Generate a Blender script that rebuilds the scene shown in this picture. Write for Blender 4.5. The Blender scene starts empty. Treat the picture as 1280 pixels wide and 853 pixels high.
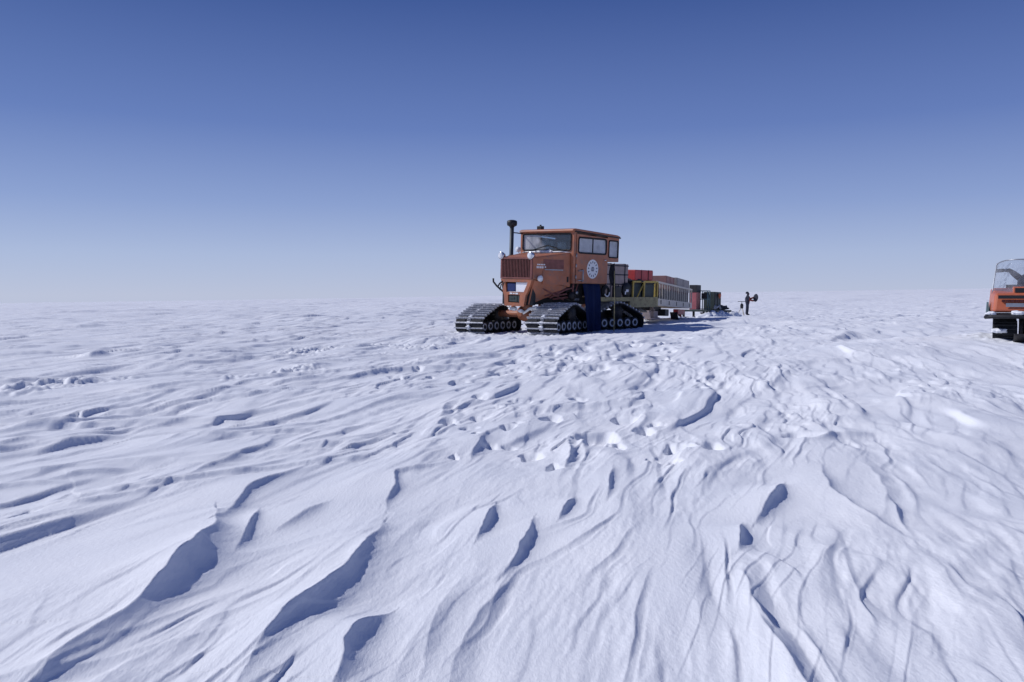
import bpy, bmesh, math, random
import numpy as np
from mathutils import Vector, Matrix
random.seed(7)
R = math.radians
C = bpy.data.collections.new("scene"); bpy.context.scene.collection.children.link(C)
SC = bpy.context.scene

# ------------------------------------------------------------------ camera
FPX, H0, CZ = 996.0, 370.0, 1.05          # focal length and eye level of the 1280 px wide photograph
PITCH = math.atan((426.5 - H0) / FPX)
cam = bpy.data.cameras.new("camera"); camo = bpy.data.objects.new("camera", cam); C.objects.link(camo)
cam.sensor_width = 36; cam.lens = 36 * FPX / 1280; cam.clip_start = .05; cam.clip_end = 20000
camo.location = (0, 0, CZ); camo.rotation_euler = (math.pi / 2 - PITCH, 0, 0)
SC.camera = camo

# ------------------------------------------------------------------ light
SUN_AZ, SUN_EL = R(-78), R(41)           # azimuth clockwise from +Y
sd = Vector((math.sin(SUN_AZ) * math.cos(SUN_EL), math.cos(SUN_AZ) * math.cos(SUN_EL), math.sin(SUN_EL)))
sun = bpy.data.lights.new("sun", 'SUN'); sun.energy = 4.0; sun.angle = R(.5); sun.color = (1, .95, .88)
so = bpy.data.objects.new("sun", sun); C.objects.link(so)
so.rotation_euler = (-sd).to_track_quat('-Z', 'Y').to_euler(); so.location = (-20, 5, 30)
W = bpy.data.worlds.new("World"); SC.world = W; W.use_nodes = True
nt = W.node_tree; nt.nodes.clear()
sky = nt.nodes.new('ShaderNodeTexSky'); sky.sky_type = 'NISHITA'; sky.sun_disc = False
sky.sun_elevation = SUN_EL; sky.sun_rotation = SUN_AZ % (2 * math.pi)
sky.altitude = 1500; sky.air_density = 1.0; sky.dust_density = .15; sky.ozone_density = 2.2
bg = nt.nodes.new('ShaderNodeBackground'); bg.inputs[1].default_value = .11
out = nt.nodes.new('ShaderNodeOutputWorld')
# the polar sky of the photograph is more violet and paler at the horizon than the Nishita model: blend both
wtc = nt.nodes.new('ShaderNodeTexCoord'); sep = nt.nodes.new('ShaderNodeSeparateXYZ')
wr = nt.nodes.new('ShaderNodeValToRGB'); wmx = nt.nodes.new('ShaderNodeMix'); wmx.data_type = 'RGBA'
nt.links.new(wtc.outputs['Generated'], sep.inputs[0]); nt.links.new(sep.outputs[2], wr.inputs[0])
els = wr.color_ramp.elements
SKY = [(0, (5.6, 6.0, 7.3)), (.05, (4.7, 5.4, 7.2)), (.11, (3.1, 3.95, 6.4)), (.2, (1.55, 2.3, 5.0)), (.35, (.52, 1.0, 3.05)), (.6, (.22, .48, 1.9)), (1, (.18, .4, 1.6))]
while len(els) < len(SKY): els.new(.5)
for e, (p_, c_) in zip(els, SKY): e.position = p_; e.color = [v / 8 for v in c_] + [1]
wsc = nt.nodes.new('ShaderNodeVectorMath'); wsc.operation = 'SCALE'; wsc.inputs[3].default_value = 8
nt.links.new(wr.outputs[0], wsc.inputs[0])
wmx.inputs[0].default_value = .9
nt.links.new(sky.outputs[0], wmx.inputs[6]); nt.links.new(wsc.outputs[0], wmx.inputs[7])
nt.links.new(wmx.outputs[2], bg.inputs[0]); nt.links.new(bg.outputs[0], out.inputs[0])
vs = SC.view_settings
vs.view_transform = 'Standard'; vs.look = 'None'; vs.gamma = 1; vs.use_curve_mapping = False
vs.exposure = -.33
vs.use_white_balance = True; vs.white_balance_temperature = 5950; vs.white_balance_tint = 13

# ------------------------------------------------------------------ materials
def mat(name, col, rough=.6, metal=0., var=.12, scale=6., dirt=None, dirt_amt=0., bump=0., spec=.4, bscale=40.):
    m = bpy.data.materials.new(name); m.use_nodes = True
    t = m.node_tree; p = t.nodes['Principled BSDF']
    p.inputs['Roughness'].default_value = rough; p.inputs['Metallic'].default_value = metal
    p.inputs['Specular IOR Level'].default_value = spec
    tc = t.nodes.new('ShaderNodeTexCoord')
    n = t.nodes.new('ShaderNodeTexNoise'); n.inputs['Scale'].default_value = scale; n.inputs['Detail'].default_value = 6
    t.links.new(tc.outputs['Object'], n.inputs['Vector'])
    r = t.nodes.new('ShaderNodeValToRGB')
    r.color_ramp.elements[0].position = .3; r.color_ramp.elements[1].position = .7
    r.color_ramp.elements[0].color = [c * (1 - var) for c in col] + [1]
    r.color_ramp.elements[1].color = [min(1, c * (1 + var)) for c in col] + [1]
    t.links.new(n.outputs[0], r.inputs[0]); last = r.outputs[0]
    if dirt:
        n2 = t.nodes.new('ShaderNodeTexNoise'); n2.inputs['Scale'].default_value = scale * 2.3; n2.inputs['Detail'].default_value = 8
        n2.inputs['Roughness'].default_value = .7
        t.links.new(tc.outputs['Object'], n2.inputs['Vector'])
        r2 = t.nodes.new('ShaderNodeValToRGB')
        r2.color_ramp.elements[0].position = .56 - dirt_amt * .2; r2.color_ramp.elements[1].position = .72 - dirt_amt * .1
        t.links.new(n2.outputs[0], r2.inputs[0])
        mx = t.nodes.new('ShaderNodeMix'); mx.data_type = 'RGBA'
        t.links.new(r2.outputs[0], mx.inputs[0]); t.links.new(last, mx.inputs[6]); mx.inputs[7].default_value = list(dirt) + [1]
        last = mx.outputs[2]
    t.links.new(last, p.inputs['Base Color'])
    if bump:
        b = t.nodes.new('ShaderNodeBump'); b.inputs['Strength'].default_value = bump; b.inputs['Distance'].default_value = .01
        n3 = t.nodes.new('ShaderNodeTexNoise'); n3.inputs['Scale'].default_value = bscale; n3.inputs['Detail'].default_value = 5
        t.links.new(tc.outputs['Object'], n3.inputs['Vector'])
        t.links.new(n3.outputs[0], b.inputs['Height']); t.links.new(b.outputs[0], p.inputs['Normal'])
    return m

def glass(name, frost0, frost1, scale=2.5, lo=.4, hi=.65, tint=(.75, .82, .88), side=None):
    """thin pane: transparent with a Fresnel reflection, partly covered by hoar frost (frost0..frost1, more towards -y if side is set)"""
    m = bpy.data.materials.new(name); m.use_nodes = True; t = m.node_tree
    t.nodes.remove(t.nodes['Principled BSDF']); o = t.nodes['Material Output']
    tr = t.nodes.new('ShaderNodeBsdfTransparent'); tr.inputs[0].default_value = list(tint) + [1]
    gl = t.nodes.new('ShaderNodeBsdfGlossy'); gl.inputs['Roughness'].default_value = .04
    fr = t.nodes.new('ShaderNodeFresnel'); fr.inputs[0].default_value = 1.5
    mx = t.nodes.new('ShaderNodeMixShader')
    t.links.new(fr.outputs[0], mx.inputs[0]); t.links.new(tr.outputs[0], mx.inputs[1]); t.links.new(gl.outputs[0], mx.inputs[2])
    df = t.nodes.new('ShaderNodeBsdfDiffuse'); df.inputs[0].default_value = (.8, .82, .86, 1)
    tl = t.nodes.new('ShaderNodeBsdfTranslucent'); tl.inputs[0].default_value = (.8, .82, .86, 1)
    a = t.nodes.new('ShaderNodeMixShader'); a.inputs[0].default_value = .4
    t.links.new(df.outputs[0], a.inputs[1]); t.links.new(tl.outputs[0], a.inputs[2])
    tc = t.nodes.new('ShaderNodeTexCoord'); n = t.nodes.new('ShaderNodeTexNoise')
    n.inputs['Scale'].default_value = scale; n.inputs['Detail'].default_value = 6; n.inputs['Roughness'].default_value = .5
    t.links.new(tc.outputs['Object'], n.inputs['Vector'])
    fac = n.outputs[0]
    if side is not None:
        sx = t.nodes.new('ShaderNodeSeparateXYZ'); t.links.new(tc.outputs['Object'], sx.inputs[0])
        ad = t.nodes.new('ShaderNodeMath'); ad.operation = 'MULTIPLY_ADD'; ad.inputs[1].default_value = -side
        t.links.new(sx.outputs[1], ad.inputs[0]); t.links.new(fac, ad.inputs[2]); fac = ad.outputs[0]
    mr = t.nodes.new('ShaderNodeMapRange'); mr.inputs[1].default_value = lo; mr.inputs[2].default_value = hi
    mr.inputs[3].default_value = frost0; mr.inputs[4].default_value = frost1
    t.links.new(fac, mr.inputs[0])
    b = t.nodes.new('ShaderNodeMixShader')
    t.links.new(mr.outputs[0], b.inputs[0]); t.links.new(mx.outputs[0], b.inputs[1]); t.links.new(a.outputs[0], b.inputs[2])
    t.links.new(b.outputs[0], o.inputs[0])
    return m

M = dict(
    orange=mat('orange_paint', (.385, .142, .074), .5, var=.2, scale=3, dirt=(.25, .14, .11), dirt_amt=.35),
    grille=mat('grille_paint', (.20, .075, .065), .6, var=.2, scale=8),
    red=mat('red_paint', (.44, .045, .05), .5, var=.15, scale=5, dirt=(.3, .06, .06), dirt_amt=.2),
    rubber=mat('rubber', (.014, .015, .018), .75, var=.3, scale=14, dirt=(.06, .065, .075), dirt_amt=.1),
    iron=mat('dark_iron', (.022, .022, .026), .6, .3, var=.3, scale=9, dirt=(.07, .055, .045), dirt_amt=.3),
    cleat=mat('cleat_steel', (.36, .37, .41), .5, .3, var=.3, scale=10, dirt=(.75, .77, .8), dirt_amt=.5),
    steel=mat('grey_steel', (.34, .36, .40), .4, .6, var=.2, scale=7),
    rim=mat('wheel_rim', (.5, .52, .56), .5, .2, var=.2, scale=12, dirt=(.2, .2, .22), dirt_amt=.2),
    chrome=mat('chrome', (.75, .76, .8), .18, .9, var=.05),
    lens=mat('lamp_glass', (.75, .77, .8), .12, 0, var=.05, spec=.8),
    stack=mat('stack_paint', (.055, .065, .075), .5, .2, var=.2, scale=6),
    olive=mat('olive_yellow_paint', (.34, .30, .15), .6, var=.2, scale=4, dirt=(.16, .11, .06), dirt_amt=.35),
    yellow=mat('yellow_paint', (.50, .36, .07), .55, var=.2, scale=5, dirt=(.26, .19, .09), dirt_amt=.2),
    dullred=mat('faded_red_paint', (.34, .10, .11), .65, var=.15, scale=5),
    white=mat('white_paint', (.56, .51, .43), .55, var=.1, scale=5, dirt=(.4, .37, .33), dirt_amt=.2),
    sticker=mat('sticker_white', (.78, .79, .8), .5, var=.03),
    ink=mat('ink_blue', (.04, .05, .11), .6, var=.1),
    navy=mat('navy_canvas', (.017, .032, .12), .8, var=.2, scale=3, bump=.3),
    black=mat('black_paint', (.015, .016, .02), .55, var=.3, scale=6),
    trim=mat('rubber_trim', (.012, .012, .014), .7, var=.2),
    wood=mat('pale_plywood', (.36, .29, .27), .75, var=.14, scale=4, dirt=(.25, .2, .18), dirt_amt=.2),
    woodred=mat('reddish_wood', (.36, .20, .18), .75, var=.14, scale=4),
    woodgrey=mat('grey_wood', (.34, .31, .29), .75, var=.14, scale=4),
    strap=mat('strap', (.035, .035, .05), .8),
    bamboo=mat('bamboo', (.42, .36, .17), .6, var=.2, scale=12),
    teal=mat('teal_paint', (.10, .17, .19), .6, var=.15),
    green=mat('dark_green_paint', (.035, .05, .05), .6, var=.25, scale=4),
    maroon=mat('maroon_tarp', (.09, .018, .022), .8, var=.3, scale=3, bump=.4),
    seat=mat('seat_vinyl', (.03, .03, .035), .6),
    cloth=mat('dark_cloth', (.032, .036, .055), .9, var=.3, scale=8, bump=.3),
    parka=mat('parka', (.22, .05, .035), .9, var=.2, scale=8),
    skin=mat('skin', (.45, .25, .18), .6, var=.08),
    snowlump=mat('packed_snow', (.84, .86, .89), .7, var=.03, scale=20, bump=.5, bscale=15),
    skiorange=mat('snowmobile_orange', (.53, .15, .075), .35, var=.08, scale=3, dirt=(.4, .12, .06), dirt_amt=.12),
    pane=glass('window_glass', .50, .88, 2.2, .38, .66),
    clear=glass('clear_glass', .03, .25, 2.0, .5, .7, (.85, .88, .9)),
    frost=glass('frosted_windscreen', .03, .88, 2.4, .46, .85, (.6, .68, .76), .45),
    perspex=glass('perspex', .14, .36, 3, .4, .7, (.80, .84, .9)),
)

# ------------------------------------------------------------------ mesh helper
class MB:
    def __init__(s): s.bm = bmesh.new(); s.mi = 0
    def face(s, vs):
        try:
            f = s.bm.faces.new(vs); f.material_index = s.mi; return f
        except ValueError: return None
    def hexa(s, p, bevel=0., seg=2):
        v = [s.bm.verts.new(q) for q in p]
        fs = [s.face([v[i] for i in q]) for q in ((0, 3, 2, 1), (4, 5, 6, 7), (0, 1, 5, 4), (1, 2, 6, 5), (2, 3, 7, 6), (3, 0, 4, 7))]
        if bevel:
            es = list({e for f in fs for e in f.edges})
            r = bmesh.ops.bevel(s.bm, geom=es, offset=bevel, segments=seg, affect='EDGES', profile=.5)
            for f in r['faces']: f.material_index = s.mi
        return s
    def box(s, x0, x1, y0, y1, z0, z1, bevel=0., seg=2):
        x0, x1 = min(x0, x1), max(x0, x1); y0, y1 = min(y0, y1), max(y0, y1); z0, z1 = min(z0, z1), max(z0, z1)
        return s.hexa([(x0, y0, z0), (x1, y0, z0), (x1, y1, z0), (x0, y1, z0), (x0, y0, z1), (x1, y0, z1), (x1, y1, z1), (x0, y1, z1)], bevel, seg)
    def prism(s, poly, axis, a0, a1, bevel=0.):
        def P(p, a): return {'x': (a, p[0], p[1]), 'y': (p[0], a, p[1]), 'z': (p[0], p[1], a)}[axis]
        A = [s.bm.verts.new(P(p, a0)) for p in poly]; B = [s.bm.verts.new(P(p, a1)) for p in poly]
        fs = [s.face(A), s.face(B[::-1])]; n = len(poly)
        for i in range(n): fs.append(s.face([A[i], B[i], B[(i + 1) % n], A[(i + 1) % n]]))
        bmesh.ops.recalc_face_normals(s.bm, faces=[f for f in fs if f])
        if bevel:
            es = list({e for f in fs if f for e in f.edges})
            bmesh.ops.bevel(s.bm, geom=es, offset=bevel, segments=2, affect='EDGES', profile=.5)
        return s
    def tube(s, pts, r, n=8, close=False):
        pts = [Vector(p) for p in pts]; rings = []; N = len(pts)
        rr = r if isinstance(r, (list, tuple)) else [r] * N
        ref = None
        for i, p in enumerate(pts):
            if close: t = pts[(i + 1) % N] - pts[i - 1]
            else: t = pts[min(i + 1, N - 1)] - pts[max(i - 1, 0)]
            t.normalize()
            if ref is None:
                ref = Vector((0, 0, 1)) if abs(t.z) < .9 else Vector((1, 0, 0))
            a = t.cross(ref).normalized(); b = a.cross(t).normalized(); ref = b
            rings.append([s.bm.verts.new(p + (a * math.cos(2 * math.pi * k / n) + b * math.sin(2 * math.pi * k / n)) * rr[i]) for k in range(n)])
        for i in range(N if close else N - 1):
            A, B = rings[i], rings[(i + 1) % N]
            for k in range(n):
                f = s.face([A[k], A[(k + 1) % n], B[(k + 1) % n], B[k]])
                if f: f.smooth = True
        if not close: s.face(rings[0][::-1]); s.face(rings[-1])
        return s
    def ring(s, c, ax, Rr, r, n=24, m=8):
        c = Vector(c); ax = Vector(ax).normalized(); a = ax.orthogonal().normalized(); b = ax.cross(a)
        return s.tube([c + (a * math.cos(2 * math.pi * k / n) + b * math.sin(2 * math.pi * k / n)) * Rr for k in range(n)], r, m, True)
    def lathe(s, c, ax, prof, n=24):      # prof: (radius, along)
        c = Vector(c); ax = Vector(ax).normalized(); a = ax.orthogonal().normalized(); b = ax.cross(a); rings = []
        for rad, al in prof:
            rings.append([s.bm.verts.new(c + ax * al + (a * math.cos(2 * math.pi * k / n) + b * math.sin(2 * math.pi * k / n)) * max(rad, 1e-4)) for k in range(n)])
        for A, B in zip(rings, rings[1:]):
            for k in range(n):
                f = s.face([A[k], A[(k + 1) % n], B[(k + 1) % n], B[k]])
                if f: f.smooth = True
        s.face(rings[0][::-1]); s.face(rings[-1]); return s
    def lump(s, c, rx, ry, rz, seed=0, amp=.25):
        c = Vector(c); rnd = random.Random(seed); ph = [rnd.uniform(0, 6.28) for _ in range(6)]
        b0 = bmesh.ops.create_icosphere(s.bm, subdivisions=3, radius=1)
        for v in b0['verts']:
            p = v.co.copy()
            k = 1 + amp * (math.sin(3 * p.x + ph[0]) * math.sin(4 * p.y + ph[1]) + .6 * math.sin(7 * p.z + ph[2] + 5 * p.x) + .4 * math.sin(11 * p.y + ph[3]))
            v.co = c + Vector((p.x * rx * k, p.y * ry * k, p.z * rz * k))
            for f in v.link_faces: f.smooth = True; f.material_index = s.mi
        return s
    def build(s, name, ms, parent=None, xf=None, flip=True):
        if xf is not None:
            for v in s.bm.verts: v.co = xf @ v.co
        bmesh.ops.recalc_face_normals(s.bm, faces=s.bm.faces)
        me = bpy.data.meshes.new(name); s.bm.to_mesh(me); s.bm.free()
        for m in (ms if isinstance(ms, (list, tuple)) else [ms]): me.materials.append(M[m] if isinstance(m, str) else m)
        o = bpy.data.objects.new(name, me); C.objects.link(o)
        if parent: o.parent = parent
        return o

def tag(o, label, cat, group=None):
    o['label'] = label; o['category'] = cat
    if group: o['group'] = group
    return o
def thing(name, label, cat, mtx, group=None):
    o = bpy.data.objects.new(name, None); C.objects.link(o); o.empty_display_size = .2
    o.matrix_world = mtx; return tag(o, label, cat, group)
def frame(x, y, z, h, pitch=0., roll=0.):
    """local x = forward, y = left; heading h degrees: forward = (-sin h, -cos h)"""
    return Matrix.Translation((x, y, z)) @ Matrix.Rotation(-(math.pi / 2 + R(h)), 4, 'Z') @ Matrix.Rotation(pitch, 4, 'Y') @ Matrix.Rotation(roll, 4, 'X')
def T(x, y, z): return Matrix.Translation((x, y, z))
def copy_tree(o, parent=None):
    c = o.copy(); C.objects.link(c)
    if parent: c.parent = parent
    for ch in list(o.children): copy_tree(ch, c)
    return c

# ------------------------------------------------------------------ terrain base
def sstep(a, b, x):
    t = np.clip((x - a) / (b - a), 0, 1); return t * t * (3 - 2 * t)
def base(x, y):
    z = .015 * x
    z = z - .76 * sstep(26, 66, y) * sstep(-10, 2, x) * (1 - sstep(90, 400, y)) * (1 - sstep(60, 140, x))
    z = z + .27 * np.exp(-(((x - 8.6) / 3.2) ** 2 + ((y - 13.3) / 3.0) ** 2))
    return z
def gz(x, y): return float(base(np.float64(x), np.float64(y)))
def gpx(px, py, dz=0.):
    """point of the ground (tilted plane) seen at a photograph pixel"""
    x = (px - 640) / FPX; y = (426.5 - py) / FPX; cp, sp = math.cos(PITCH), math.sin(PITCH)
    r = (x, cp + y * sp, -sp + y * cp)
    t = (dz - CZ) / (r[2] - .015 * r[0]); return r[0] * t, r[1] * t

# ------------------------------------------------------------------ snow
def perlin(x, y, seed):
    x = x.astype(np.float32); y = y.astype(np.float32)
    xf = np.floor(x); yf = np.floor(y); fx = x - xf; fy = y - yf
    xi = xf.astype(np.int64).astype(np.uint32); yi = yf.astype(np.int64).astype(np.uint32)
    tab = np.linspace(0, 2 * np.pi, 256, endpoint=False); ct = np.cos(tab).astype(np.float32); st = np.sin(tab).astype(np.float32)
    sx = np.uint32(374761393); sy = np.uint32(668265263); k = np.uint32((seed * 2246822519) & 0xffffffff)
    def g(ix, iy, dx, dy):
        h = ix * sx + iy * sy + k
        h = (h ^ (h >> np.uint32(13))) * np.uint32(1274126177); h = h ^ (h >> np.uint32(16))
        h = (h & np.uint32(255)).astype(np.int32)
        return ct[h] * dx + st[h] * dy
    one = np.uint32(1)
    u = fx * fx * fx * (fx * (fx * 6 - 15) + 10); v = fy * fy * fy * (fy * (fy * 6 - 15) + 10)
    a = g(xi, yi, fx, fy); b = g(xi + one, yi, fx - 1, fy); c = g(xi, yi + one, fx, fy - 1); d = g(xi + one, yi + one, fx - 1, fy - 1)
    return ((a + (b - a) * u) * (1 - v) + (c + (d - c) * u) * v) * 1.5

WT = np.array((math.sin(R(14)), math.cos(R(14))))       # wind: mostly along the view
WB = np.array((WT[1], -WT[0]))
LEE = np.array((.86, -.5))
def aniso(x, y, sb, sa, seed):
    a = x * WT[0] + y * WT[1]; b = x * WB[0] + y * WB[1]
    return perlin(b / sb, a / sa, seed)
def steep(x, y, sb, sa, seed, c):
    h = aniso(x, y, sb, sa, seed)
    for _ in range(4): h = aniso(x - LEE[0] * c * h, y - LEE[1] * c * h, sb, sa, seed)
    return h

# ridges drawn from the photograph: low (shaded) side is to the right of the direction of travel
RIDGES = [  # points, drop, width of the rise behind the crest, width of the steep face, width of the hollow
    ([(40, 880), (70, 850), (150, 800), (210, 745), (250, 700), (266, 668), (268, 645)], .18, .36, .17, .36),
    ([(266, 655), (320, 610), (350, 596), (382, 582)], .06, .40, .05, .25),
    ([(296, 690), (308, 665), (324, 634)], .05, .08, .035, .12),
    ([(345, 660), (380, 640), (412, 627)], .04, .15, .05, .15),
    ([(290, 870), (350, 795), (380, 770), (425, 735), (450, 695), (479, 657)], .12, .28, .10, .24),
    ([(483, 640), (490, 610), (497, 592), (525, 585), (552, 579)], .055, .30, .045, .2),
    ([(412, 870), (430, 820), (450, 795), (486, 766)], .11, .26, .08, .18),
    ([(597, 680), (606, 660), (621, 632)], .06, .16, .03, .12),
    ([(629, 722), (642, 702), (668, 650)], .06, .22, .03, .14),
    ([(697, 653), (706, 640), (719, 626)], .05, .10, .03, .10),
    ([(759, 628), (762, 610), (766, 594)], .045, .14, .03, .10),
    ([(918, 697), (924, 680), (929, 664)], .065, .15, .04, .16),
    ([(946, 662), (962, 640), (979, 613)], .085, .20, .05, .18),
    ([(1140, 686), (1066, 643), (1040, 620), (1024, 590)], .04, .20, .05, .25),
    ([(1134, 669), (1122, 650), (1109, 628)], .04, .15, .03, .12),
    ([(968, 796), (955, 783), (943, 763)], .05, .08, .025, .10),
    ([(588, 574), (596, 560), (609, 543)], .055, .25, .04, .18),
    ([(225, 594), (262, 578), (300, 566), (330, 556), (344, 542)], .055, .55, .05, .22),
    ([(55, 637), (110, 632), (160, 622), (250, 605)], .04, .40, .05, .25),
    ([(60, 598), (100, 590), (165, 582)], .055, .35, .05, .25),
    ([(-20, 560), (20, 552), (48, 547)], .06, .5, .06, .3),
    ([(55, 556), (85, 548), (130, 541), (152, 538)], .06, .5, .06, .3),
    ([(170, 530), (230, 520), (258, 516)], .05, .5, .06, .3),
    ([(-20, 610), (40, 604), (75, 600)], .045, .4, .05, .3),
    ([(335, 483), (370, 478), (410, 473)], .09, .7, .10, .5),
    ([(360, 460), (390, 457), (412, 452)], .09, .7, .10, .5),
    ([(95, 452), (112, 451), (138, 447)], .20, .5, .18, .6),
    ([(60, 410), (100, 409), (150, 407)], .2, 2, .3, 1.2),
    ([(520, 870), (535, 800), (560, 750), (575, 725)], .035, .2, .12, .2),
    ([(1010, 560), (1050, 548), (1110, 545)], .05, .4, .06, .3),
    ([(1240, 760), (1180, 720), (1150, 700)], .02, .3, .10, .4),
]
PITS = [  # px, py, half width px, half height px, depth
    (785, 523, 19, 5, .09), (690, 524, 13, 6, .08), (745, 552, 26, 9, .09), (807, 542, 13, 6, .07), (663, 570, 17, 6, .07),
    (692, 588, 11, 5, .06), (846, 566, 14, 9, .06), (636, 536, 10, 4, .05), (600, 522, 13, 4, .05), (560, 528, 12, 4, .05),
    (880, 480, 9, 6, .06), (890, 568, 16, 6, .05), (1000, 552, 30, 5, .05), (770, 560, 12, 5, .05), (725, 498, 12, 3, .04),
    (655, 500, 12, 3, .04), (600, 498, 14, 3, .05), (78, 517, 14, 5, .09), (575, 478, 12, 3, .05), (30, 646, 13, 9, .03),
]
rp = random.Random(3)
for _ in range(58):                        # trodden patch in front of the tracks
    t = rp.random(); px = 490 + 380 * t; py = 474 - 40 * t + rp.gauss(0, 9)
    PITS.append((px, py, rp.uniform(5, 13), rp.uniform(1.2, 2.6), rp.uniform(.035, .07)))
for _ in range(16):
    px = rp.uniform(560, 900); py = rp.uniform(480, 590)
    PITS.append((px, py, rp.uniform(5, 12), rp.uniform(1.6, 4.2), rp.uniform(.015, .035)))

def build_snow():
    az = [0.]
    d = .075
    while az[-1] < 180:
        a = az[-1]; d = .075 if a < 36 else min(d * 1.07, 4.); az.append(a + d)
    az = np.array(az[:-1]); az = np.concatenate([-az[:0:-1], az]); az = az[np.abs(az) < 178.5]
    az = np.radians(np.concatenate([az, [180.]]))
    rad = list(np.linspace(.25, 1.7, 60))
    while rad[-1] < 9000:
        r = rad[-1]; rad.append(r + min(r * r / 1150, .0040 * r if r < 250 else .012 * r))
    rad = np.array(rad); na, nr = len(az), len(rad)
    X = (rad[:, None] * np.sin(az)[None, :]).ravel(); Y = (rad[:, None] * np.cos(az)[None, :]).ravel()
    r = np.hypot(X, Y)
    Z = np.zeros_like(X)
    # keep the ground calm where things stand
    calm = np.ones_like(X)
    for cx, cy, rr, amt in ((1.2, 24, 4.2, .75), (3.2, 26.2, 3.4, .75), (6.2, 34.5, 5.0, .5), (12.1, 47.5, 4.5, .4), (8.8, 13.6, 2.2, .6), (18.3, 62, 3, .6), (0, 0, 1.3, .8)):
        calm *= 1 - amt * np.exp(-(((X - cx) ** 2 + (Y - cy) ** 2) / rr ** 2) ** 2)
    near = np.zeros_like(X)      # flow layers stay quiet next to the ridges drawn from the photograph
    for pts, drop, wl, ws, wr in RIDGES:
        g = np.array([gpx(*p) for p in pts])
        mg = max(wl, wr) * 6
        k = np.where((X > g[:, 0].min() - mg) & (X < g[:, 0].max() + mg) & (Y > g[:, 1].min() - mg) & (Y < g[:, 1].max() + mg))[0]
        if not len(k): continue
        x = X[k] + .034 * perlin(X[k] / .3, Y[k] / .3, 41) * min(1, wl * 2.5) + .004 * perlin(X[k] / .07, Y[k] / .07, 43); y = Y[k] + .034 * perlin(X[k] / .3, Y[k] / .3, 42) * min(1, wl * 2.5)
        best = np.full(len(k), 1e9); sg = np.zeros(len(k)); tt = np.zeros(len(k)); seglen = np.linalg.norm(np.diff(g, axis=0), axis=1); tot = seglen.sum(); acc = 0
        for i in range(len(g) - 1):
            a, b = g[i], g[i + 1]; L = seglen[i]; t = (b - a) / L
            s_ = (x - a[0]) * t[0] + (y - a[1]) * t[1]; sc = np.clip(s_, 0, L)
            dx = x - a[0] - sc * t[0]; dy = y - a[1] - sc * t[1]; dd = np.hypot(dx, dy)
            q = (x - a[0]) * t[1] - (y - a[1]) * t[0]
            u = dd < best; best[u] = dd[u]; sg[u] = np.sign(q[u]); tt[u] = ((acc + sc) / tot)[u]
            if i == 0: tt[u & (s_ < 0)] = (s_ / tot)[u & (s_ < 0)]
            if i == len(g) - 2: tt[u & (s_ > L)] = ((acc + s_) / tot)[u & (s_ > L)]
            acc += L
        dd = best * sg
        env = sstep(-.15, .42, tt) * (1 - sstep(.60, 1.15, tt)) * (.92 + .22 * perlin(x / .45, y / .45, 44))
        up = .62 * np.exp(-np.maximum(-dd, 0) / wl)
        q = np.maximum(dd, 0) / (ws * (.55 + .45 * np.clip(env, 0, 1)))
        dn = .62 * np.exp(-q * 1.25) - .30 * (1 - np.exp(-q * 1.6)) * np.exp(-(np.maximum(dd, 0) / (wr * 1.5)) ** 1.3)
        prof = np.where(dd < 0, up, dn)
        Z[k] += drop * prof * env
        near[k] = np.maximum(near[k], np.clip(env, 0, 1) * np.exp(-(dd / np.where(dd < 0, max(wl, .2), max(ws + .5 * wr, .2))) ** 2) * min(1, drop / .06))
    def add(rmin, rmax, fn, use_calm=True):
        """fade an octave in and out with distance"""
        k = (r > rmin * .6) & (r < rmax * 1.5); x, y, q = X[k], Y[k], r[k]
        w = (1 - sstep(rmax * .8, rmax * 1.5, q))
        if rmin > 0: w = w * sstep(rmin * .6, rmin * 1.4, q)
        Z[k] += fn(x, y) * w * (calm[k] if use_calm else 1) * (1 - .8 * near[k] * (rmax < 100))
    m1 = lambda x, y: sstep(-.35, .45, perlin(x / 3.3, y / 4.5, 91))
    add(0, 120, lambda x, y: .06 * perlin(x / 8, y / 9, 1) + .035 * perlin(x / 3, y / 4, 2))
    add(0, 170, lambda x, y: .034 * steep(x, y, .80, 2.4, 3, .62) * (.35 + .75 * sstep(4.5, 9, np.hypot(x, y))))
    add(0, 90, lambda x, y: .050 * steep(x, y, .42, 1.5, 4, .30) * m1(x, y))
    add(0, 45, lambda x, y: .016 * steep(x, y, .17, .75, 5, .12) * m1(x + 31, y))
    def plates(x, y):          # thin wind-cut sheets: near-vertical lee edges over gentle backs
        wx = .25 * perlin(x / .9, y / .9, 11); u = x + wx; v = y + .6 * wx + .05 * perlin(x / .16, y / .2, 13)
        return .036 * steep(u, v, 1.25, 1.9, 12, .95) * sstep(-.25, .3, perlin(x / 2.7 + 9, y / 3.5, 14))
    def feather(x, y):         # feathery erosion steps on the slopes
        wx = .10 * perlin(x / .5, y / .5, 17); n_ = steep(x + wx, y + wx, .11, .42, 18, .085)
        return .017 * n_ * sstep(-.1, .45, perlin(x / 1.0 + 5, y / 1.7, 19))
    def saw(x, y, th, lam, seed, amp, wav=(1.5, 2.6), msk=(.9, 1.9), lo=-.15, hi=.45, face=.80):
        ct_, st_ = math.cos(th), math.sin(th); a = x * st_ + y * ct_; b = x * ct_ - y * st_
        w = .50 * perlin(b / wav[0], a / wav[1], seed) + .10 * perlin(b / (wav[0] * .3), a / (wav[1] * .3), seed + 1) + .018 * perlin(b / .09, a / .16, seed + 2)
        ph = b / lam + w * (1.1 if lam > .3 else 2.2); c = np.floor(ph); f = ph - c
        t = np.where(f < face, (f / face) ** 1.6, np.exp(-(f - face) / (1 - face) * 2.6) - .074 * (f - face) / (1 - face))
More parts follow.
